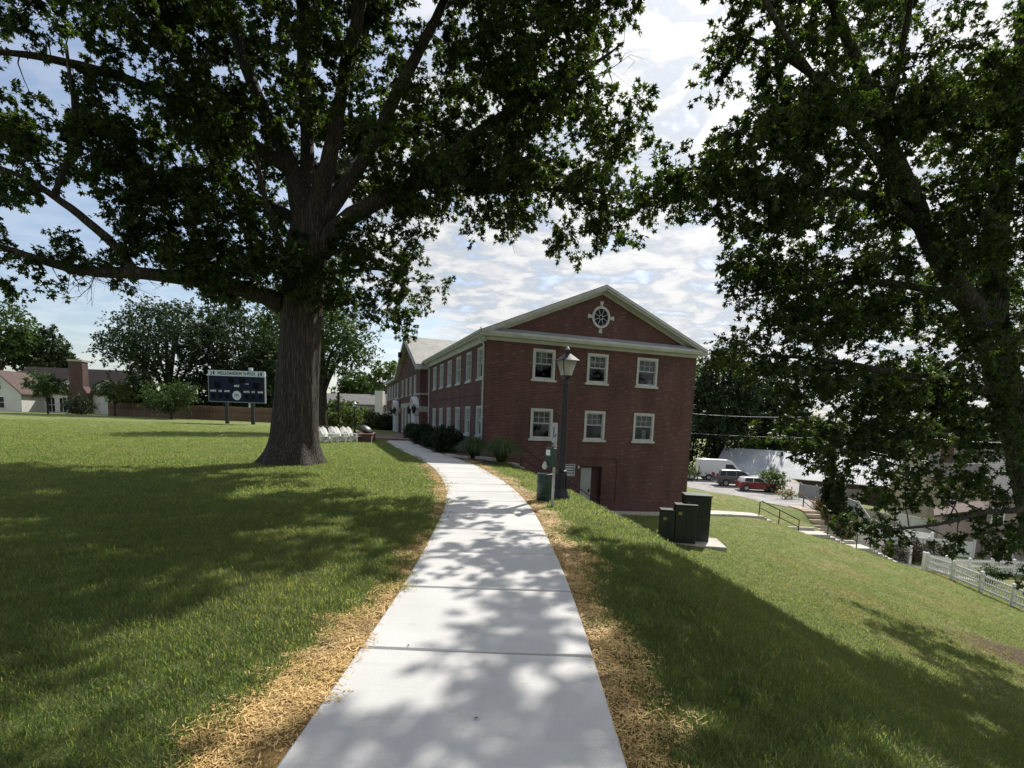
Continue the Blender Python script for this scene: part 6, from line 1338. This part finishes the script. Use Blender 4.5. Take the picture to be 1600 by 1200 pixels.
tp3 = Vector((up.x, 72, top - 6.2))
wire(tp3 + Vector((-.8, 0, -.7)), at(1020, 640, 74), .5, 'upper pale overhead wire running left behind the brick building', .022)
wire(tp3 + Vector((0, 0, -3.6)), at(1020, 672, 74), .3, 'lower overhead wire running left behind the brick building', .018)
wire(tp3 + Vector((.8, 0, -.7)), at(1640, 690, 50), 1.2, 'upper dark overhead wire running right from the utility pole')
wire(tp3 + Vector((0, 0, -4.4)), at(1460, 745, 56), .7, 'lower dark overhead wire sagging towards the cream house')
wire(tp3 + Vector((0, 0, -3.9)), at(1640, 720, 50), 1.4, 'middle dark overhead wire crossing the metal roof')
# painted bay lines in the lot
bay = empty('bay_marking', (0, 0, -4.43), 0, kind='structure'); bay['label'] = 'white painted parking bay lines'
M['line'] = mat('worn_line_paint', (.55, .55, .53), .8, .2, 4)
for k in range(6): m = MB(); y = 44.8 + k * 2.9; m.box(22.0 + .0 * k, y, -.003, 26.5, y + .12, .006); m.build('bay_line', M['line'], bay)
flw = empty('day_lily', tuple(gz(at(1232, 775, 48))), 0, 'orange flowers growing by the grey fence', 'flowers'); C = np.random.default_rng(8).uniform((-1, -.4, .2), (1, .4, .8), (40, 3)); Vl, Fl = clusters_to_leaves(C, 4, 7, .3, .14, RNG, 1.2, 1, .3); np_mesh('foliage', Vl, Fl, M['leaf_pale'], flw); Vl, Fl = clusters_to_leaves(C[:16] + (0, 0, .2), 2, 3, .2, .16, RNG, 1, 2, .6); np_mesh('blossom', Vl, Fl, leaf_mat('orange_petal', (.35, .10, .02), (.55, .2, .05), .2), flw)
# low wooded hills on the skyline
def hill(name, pts, Y, label, amp, c):
    m = MB(); vs = []
    for i, (x, z) in enumerate(pts): vs += [(x, Y, -14), (x, Y, z), (x, Y + 160, z * .8), (x, Y + 320, -14)]
    fs = [(i * 4 + k, i * 4 + 4 + k, i * 4 + 5 + k, i * 4 + 1 + k) for i in range(len(pts) - 1) for k in range(3)]; m.add(vs, fs); return tag(m.build(name, mat(name + '_wood', c, .95, .3, .05, .6, .3)), label, kind='structure')
hr_ = np.random.default_rng(2); xs_ = np.linspace(-900, 1100, 160)
hill('wooded_hill', [(x, 15 + 4 * math.sin(x * .006 + 1) + 3 * math.sin(x * .017) + hr_.uniform(-.9, .9)) for x in xs_], 520, 'far low wooded ridge on the skyline', 1, (.05, .075, .05))

# ------------------------------------------------------------------ grass and straw (countless: one object each)
def blade_tuft(name, n, radius, hgt, width, rng, lean=.5, mt=None):
    V, Fc = [], []
    for i in range(n):
        a = rng.uniform(0, 6.283); q = radius * math.sqrt(rng.uniform(0, 1)); b = np.array((q * math.cos(a), q * math.sin(a), 0)); d = rng.uniform(0, 6.283); L = hgt * rng.uniform(.5, 1.15); l = lean * rng.uniform(.25, 1.25) * L
        dv = np.array((math.cos(d), math.sin(d), 0)); s = np.array((-dv[1], dv[0], 0)) * width * rng.uniform(.7, 1.3) / 2; k = len(V)
        V += [b - s, b + s, b + dv * l * .35 + (0, 0, L * .6) - s * .85, b + dv * l * .35 + (0, 0, L * .6) + s * .85, b + dv * l + (0, 0, L * .92)]
        Fc += [(k, k + 1, k + 3, k + 2), (k + 2, k + 3, k + 4, k + 4)]
    me = bpy.data.meshes.new(name); me.from_pydata([tuple(v) for v in V], [], [f if f[2] != f[3] else f[:3] for f in Fc]); me.materials.append(mt); me.update(); return me
def straw_tuft(name, n, radius, rng, mt):
    V, Fc = [], []
    for i in range(n):
        a = rng.uniform(0, 6.283); q = radius * math.sqrt(rng.uniform(0, 1)); c = np.array((q * math.cos(a), q * math.sin(a), rng.uniform(.004, .03))); d = rng.uniform(0, 6.283); L = rng.uniform(.018, .05); dv = np.array((math.cos(d), math.sin(d), rng.uniform(-.25, .35))) * L / 2; s = np.array((-math.sin(d), math.cos(d), rng.uniform(-.4, .4))) * rng.uniform(.0011, .0026); k = len(V)
        V += [c - dv - s, c - dv + s, c + dv + s, c + dv - s]; Fc.append((k, k + 1, k + 2, k + 3))
    me = bpy.data.meshes.new(name); me.from_pydata([tuple(v) for v in V], [], Fc); me.materials.append(mt); me.update(); return me
def grass_mat(name, a, b, dry, dryness):
    t = NT(name); g = t.N('ShaderNodeNewGeometry'); oi = t.N('ShaderNodeObjectInfo'); r = g.outputs['Random Per Island']
    c = t.mix(r, a, b); c = t.mix(t.math('MULTIPLY', t.rng(t.noise(2.2, 4, .65, g.outputs['Position']), .45, .7), .45), c, (.030, .050, .016)); big = t.noise(.5, 4, .6, g.outputs['Position']); sz_ = t.N('ShaderNodeSeparateXYZ'); t.l.new(g.outputs['Position'], sz_.inputs[0]); lowf = t.rng(sz_.outputs[2], -2.4, -4.4); c = t.mix(t.math('MULTIPLY', t.rng(big, .42, .72), dryness), c, dry); c = t.mix(t.math('MULTIPLY', t.math('MULTIPLY', t.rng(t.noise(.33, 5, .65, g.outputs['Position']), .46, .66), lowf), .9), c, (.092, .076, .046))
    c = t.mix(t.rng(t.math('ADD', r, t.math('MULTIPLY', oi.outputs['Random'], .25)), 1.02, 1.1), c, (.15, .125, .07))
    t.col(c); t.rough(.5); t.p.inputs['Specular IOR Level'].default_value = .3; tr = t.N('ShaderNodeBsdfTranslucent'); t.l.new(t.mix(1.0, c, (5.0, 5.2, 2.4), 'MULTIPLY'), tr.inputs[0]); ms = t.N('ShaderNodeMixShader'); ms.inputs[0].default_value = .52
    t.l.new(t.p.outputs[0], ms.inputs[1]); t.l.new(tr.outputs[0], ms.inputs[2]); t.l.new(ms.outputs[0], t.out.inputs[0]); return t.m
M['blade'] = grass_mat('grass_blade', (.037, .055, .021), (.082, .104, .042), (.102, .098, .053), .55)
def straw_mat():
    t = NT('straw_stalk'); g = t.N('ShaderNodeNewGeometry'); c = t.mix(g.outputs['Random Per Island'], (.40, .24, .08), (.78, .55, .22)); c = t.mix(t.math('MULTIPLY', t.rng(t.noise(1.6, 3, .6, g.outputs['Position']), .45, .7), .6), c, (.17, .115, .06)); t.col(c); t.rough(.6); return t.m
M['straw'] = straw_mat()
def scatter(name, V, Fq, dens, tufts, smin, smax, seed, label, tilt=.15):
    """instances of a few tuft meshes on a sheet of ground, by a density attribute"""
    me = bpy.data.meshes.new(name); used = np.unique(Fq); mp = np.full(len(V), -1); mp[used] = np.arange(len(used))
    me.from_pydata(V[used].tolist(), [], mp[Fq].tolist()); me.update(); put_attr(me, 'dens', dens[used]); o = link(name, me); tag(o, label, kind='stuff')
    coll = bpy.data.collections.new(name + '_tufts')
    for t in tufts: coll.objects.link(bpy.data.objects.new(t.name, t))
    ng = bpy.data.node_groups.new(name + '_scatter', 'GeometryNodeTree'); ng.interface.new_socket('Geometry', in_out='INPUT', socket_type='NodeSocketGeometry'); ng.interface.new_socket('Geometry', in_out='OUTPUT', socket_type='NodeSocketGeometry')
    n = ng.nodes; l = ng.links; gi = n.new('NodeGroupInput'); go = n.new('NodeGroupOutput'); dp = n.new('GeometryNodeDistributePointsOnFaces'); na = n.new('GeometryNodeInputNamedAttribute'); na.data_type = 'FLOAT'; na.inputs[0].default_value = 'dens'
    l.new(gi.outputs[0], dp.inputs['Mesh']); l.new(na.outputs[0], dp.inputs['Density']); dp.inputs['Seed'].default_value = seed
    ci = n.new('GeometryNodeCollectionInfo'); ci.inputs[0].default_value = coll; ci.inputs['Separate Children'].default_value = True; ci.inputs['Reset Children'].default_value = True
    ip = n.new('GeometryNodeInstanceOnPoints'); ip.inputs['Pick Instance'].default_value = True; l.new(dp.outputs['Points'], ip.inputs['Points']); l.new(ci.outputs[0], ip.inputs['Instance'])
    rv = n.new('FunctionNodeRandomValue'); rv.data_type = 'FLOAT_VECTOR'; rv.inputs[0].default_value = (-tilt, -tilt, 0); rv.inputs[1].default_value = (tilt, tilt, 6.283); l.new(rv.outputs[0], ip.inputs['Rotation'])
    rs = n.new('FunctionNodeRandomValue'); rs.data_type = 'FLOAT'; rs.inputs[2].default_value = smin; rs.inputs[3].default_value = smax; rs.inputs['Seed'].default_value = seed + 5; l.new(rs.outputs[1], ip.inputs['Scale']); l.new(ip.outputs[0], go.inputs[0])
    md = o.modifiers.new('scatter', 'NODES'); md.node_group = ng; return o
def sheet(x0, x1, y0, y1, step):
    xs, ys = np.arange(x0, x1 + .01, step), np.arange(y0, y1 + .01, step); X, Y = np.meshgrid(xs, ys); Vv = np.stack([X.ravel(), Y.ravel(), H(X, Y).ravel()], 1); nx_ = len(xs); i = (np.arange(len(ys) - 1)[:, None] * nx_ + np.arange(nx_ - 1)[None]).ravel(); return Vv, np.stack([i, i + 1, i + 1 + nx_, i + nx_], 1)
def in_view(Vv, Fq, margin=120):
    c = Vv[Fq].mean(1) - np.array([0, 0, EYE]); q = c @ NR; d = -q[:, 2]; px = PP_X + F_PX * q[:, 0] / np.maximum(d, .1); py = PP_Y - F_PX * q[:, 1] / np.maximum(d, .1)
    return Fq[(d > .3) & (px > -margin) & (px < 1600 + margin) & (py < 1200 + margin * 2.5)]
gr = np.random.default_rng(21); tA = [blade_tuft('grass_tuft', 36, .10, .058, .0040, gr, 1.1, M['blade']) for _ in range(6)]
tB = [blade_tuft('grass_tuft_far', 30, .16, .060, .0085, gr, 1.2, M['blade']) for _ in range(5)]
tC = [blade_tuft('grass_tuft_long', 22, .09, .100, .0044, gr, 1.2, M['blade']) for _ in range(4)]
def lawn_density(Vv, base):
    x, y = Vv[:, 0], Vv[:, 1]; d = np.abs(path_dist(x, y)); s = straw_mask(x, y); f = np.clip(1 - 1.05 * s, 0.02, 1); f[d < HALF + .02] = 0
    b = np.exp(-(((x - RT.x + .3) / 2.4) ** 2 + ((y - RT.y + .3) / 2.1) ** 2)); f *= np.clip(1.15 - 1.3 * b, .05, 1)
    q = (Vv - np.array(BO)); lx = q[:, 0] * EX.x + q[:, 1] * EX.y; ly = q[:, 0] * EY.x + q[:, 1] * EY.y; f[(lx > -1.9) & (ly > -.4) & (ly < 60) & (lx < 14)] = 0; f[(lx > -7) & (ly > 12.5)] = 0
    return base * f
Vn, Fn = sheet(-12, 12, 1.2, 11.0, .15); Fn = in_view(Vn, Fn); fa = smooth(11, 7.5, Vn[:, 1])
scatter('grass_near', Vn, Fn, lawn_density(Vn, 210) * fa, tA, .7, 1.35, 1, 'short mown grass on both sides of the walk near the viewer')
scatter('grass_long', Vn, Fn, lawn_density(Vn, 26) * fa, tC, .6, 1.2, 2, 'scattered longer grass blades in the near turf')
Vm, Fm = sheet(-46, 30, 7.0, 58, .35); Fm = in_view(Vm, Fm, 60); cc = Vm[Fm].mean(1); Fm = Fm[(cc[:, 0] < pk0(cc[:, 1]) - .3) | (cc[:, 1] < 42)]
x_, y_ = Vm[:, 0], Vm[:, 1]; fd = lawn_density(Vm, 1.0) * (np.abs(path_dist(x_, y_)) > HALF + .13) * np.interp(y_, [7, 10, 14, 22, 35, 48, 58], [0, 52, 50, 26, 13, 6, 0])
lw_ = (y_ > 26.5) & (y_ < 35.2) & (x_ > 4) & (np.abs(y_ - np.interp(x_, [5.6, 10.5, 16.1, 27], [28.3, 30.1, 33.6, 33.9])) < 1.0); fd[lw_] = 0
fd[(np.abs(x_ - (LX - .8)) < 2.0) & (y_ > 33) & (y_ < 41)] = 0
fd[(np.abs(x_ - pp.x + .2) < 1.5) & (np.abs(y_ - pp.y - .1) < 1.0)] = 0
scatter('grass_middle', Vm, Fm, fd, tB, .7, 1.3, 3, 'mown grass around the oak trunk, on the bank and the lower slope')
Vs, Fs = sheet(-2.4, 2.6, 1.2, 12, .06); Fs = in_view(Vs, Fs); sdn = straw_mask(Vs[:, 0], Vs[:, 1]); sdn[np.abs(path_dist(Vs[:, 0], Vs[:, 1])) < HALF + .03] = 0
st_t = [straw_tuft('straw_tuft', 80, .11, gr, M['straw']) for _ in range(5)]
scatter('straw_near', Vs, Fs, sdn * 150, st_t, .8, 1.3, 7, 'golden straw mulch along the near edges of the walk', .1)
Vs2, Fs2 = sheet(-5.5, 2.4, 12, 24.6, .1); sdn = straw_mask(Vs2[:, 0], Vs2[:, 1]); sdn[np.abs(path_dist(Vs2[:, 0], Vs2[:, 1])) < HALF + .05] = 0
scatter('straw_far', Vs2, Fs2, sdn * 70, st_t, 1.2, 1.9, 8, 'golden straw mulch along the walk further off', .1)

# a few fallen leaves on the walk and at its edges
lg_ = np.random.default_rng(33); n = 150; ss = lg_.uniform(js[2], js[12], n); off_ = lg_.uniform(-1.5, 1.5, n); P_ = []
for a_, o_ in zip(ss, off_): p_, t_, n_ = path_at(a_); q_ = p_ + n_ * o_; P_.append((q_[0], q_[1], max(h1(*q_), 0) + (.026 if abs(o_) < HALF else .03)))
keep = (np.abs(off_) > HALF) | (lg_.uniform(0, 1, n) < .15); P_ = np.array(P_)[keep]
D_ = unit(np.column_stack([lg_.normal(0, 1, (len(P_), 2)), np.full(len(P_), .25)])); Nn = len(P_); Bv = unit(np.cross(D_, (0, 0, 1))); L_ = lg_.uniform(.014, .036, Nn)[:, None]
VV = np.stack([P_, P_ + D_ * L_ * .5 + Bv * L_ * .3 + (0, 0, .004), P_ + D_ * L_, P_ + D_ * L_ * .5 - Bv * L_ * .3 + (0, 0, .006)], 1).reshape(-1, 3)
fl_ = np_mesh('fallen_leaves', VV, np.arange(len(VV)).reshape(-1, 4), leaf_mat('fallen_leaf', (.06, .035, .015), (.17, .12, .045), .1)); tag(fl_, 'small fallen leaves scattered on and beside the walk', kind='stuff')
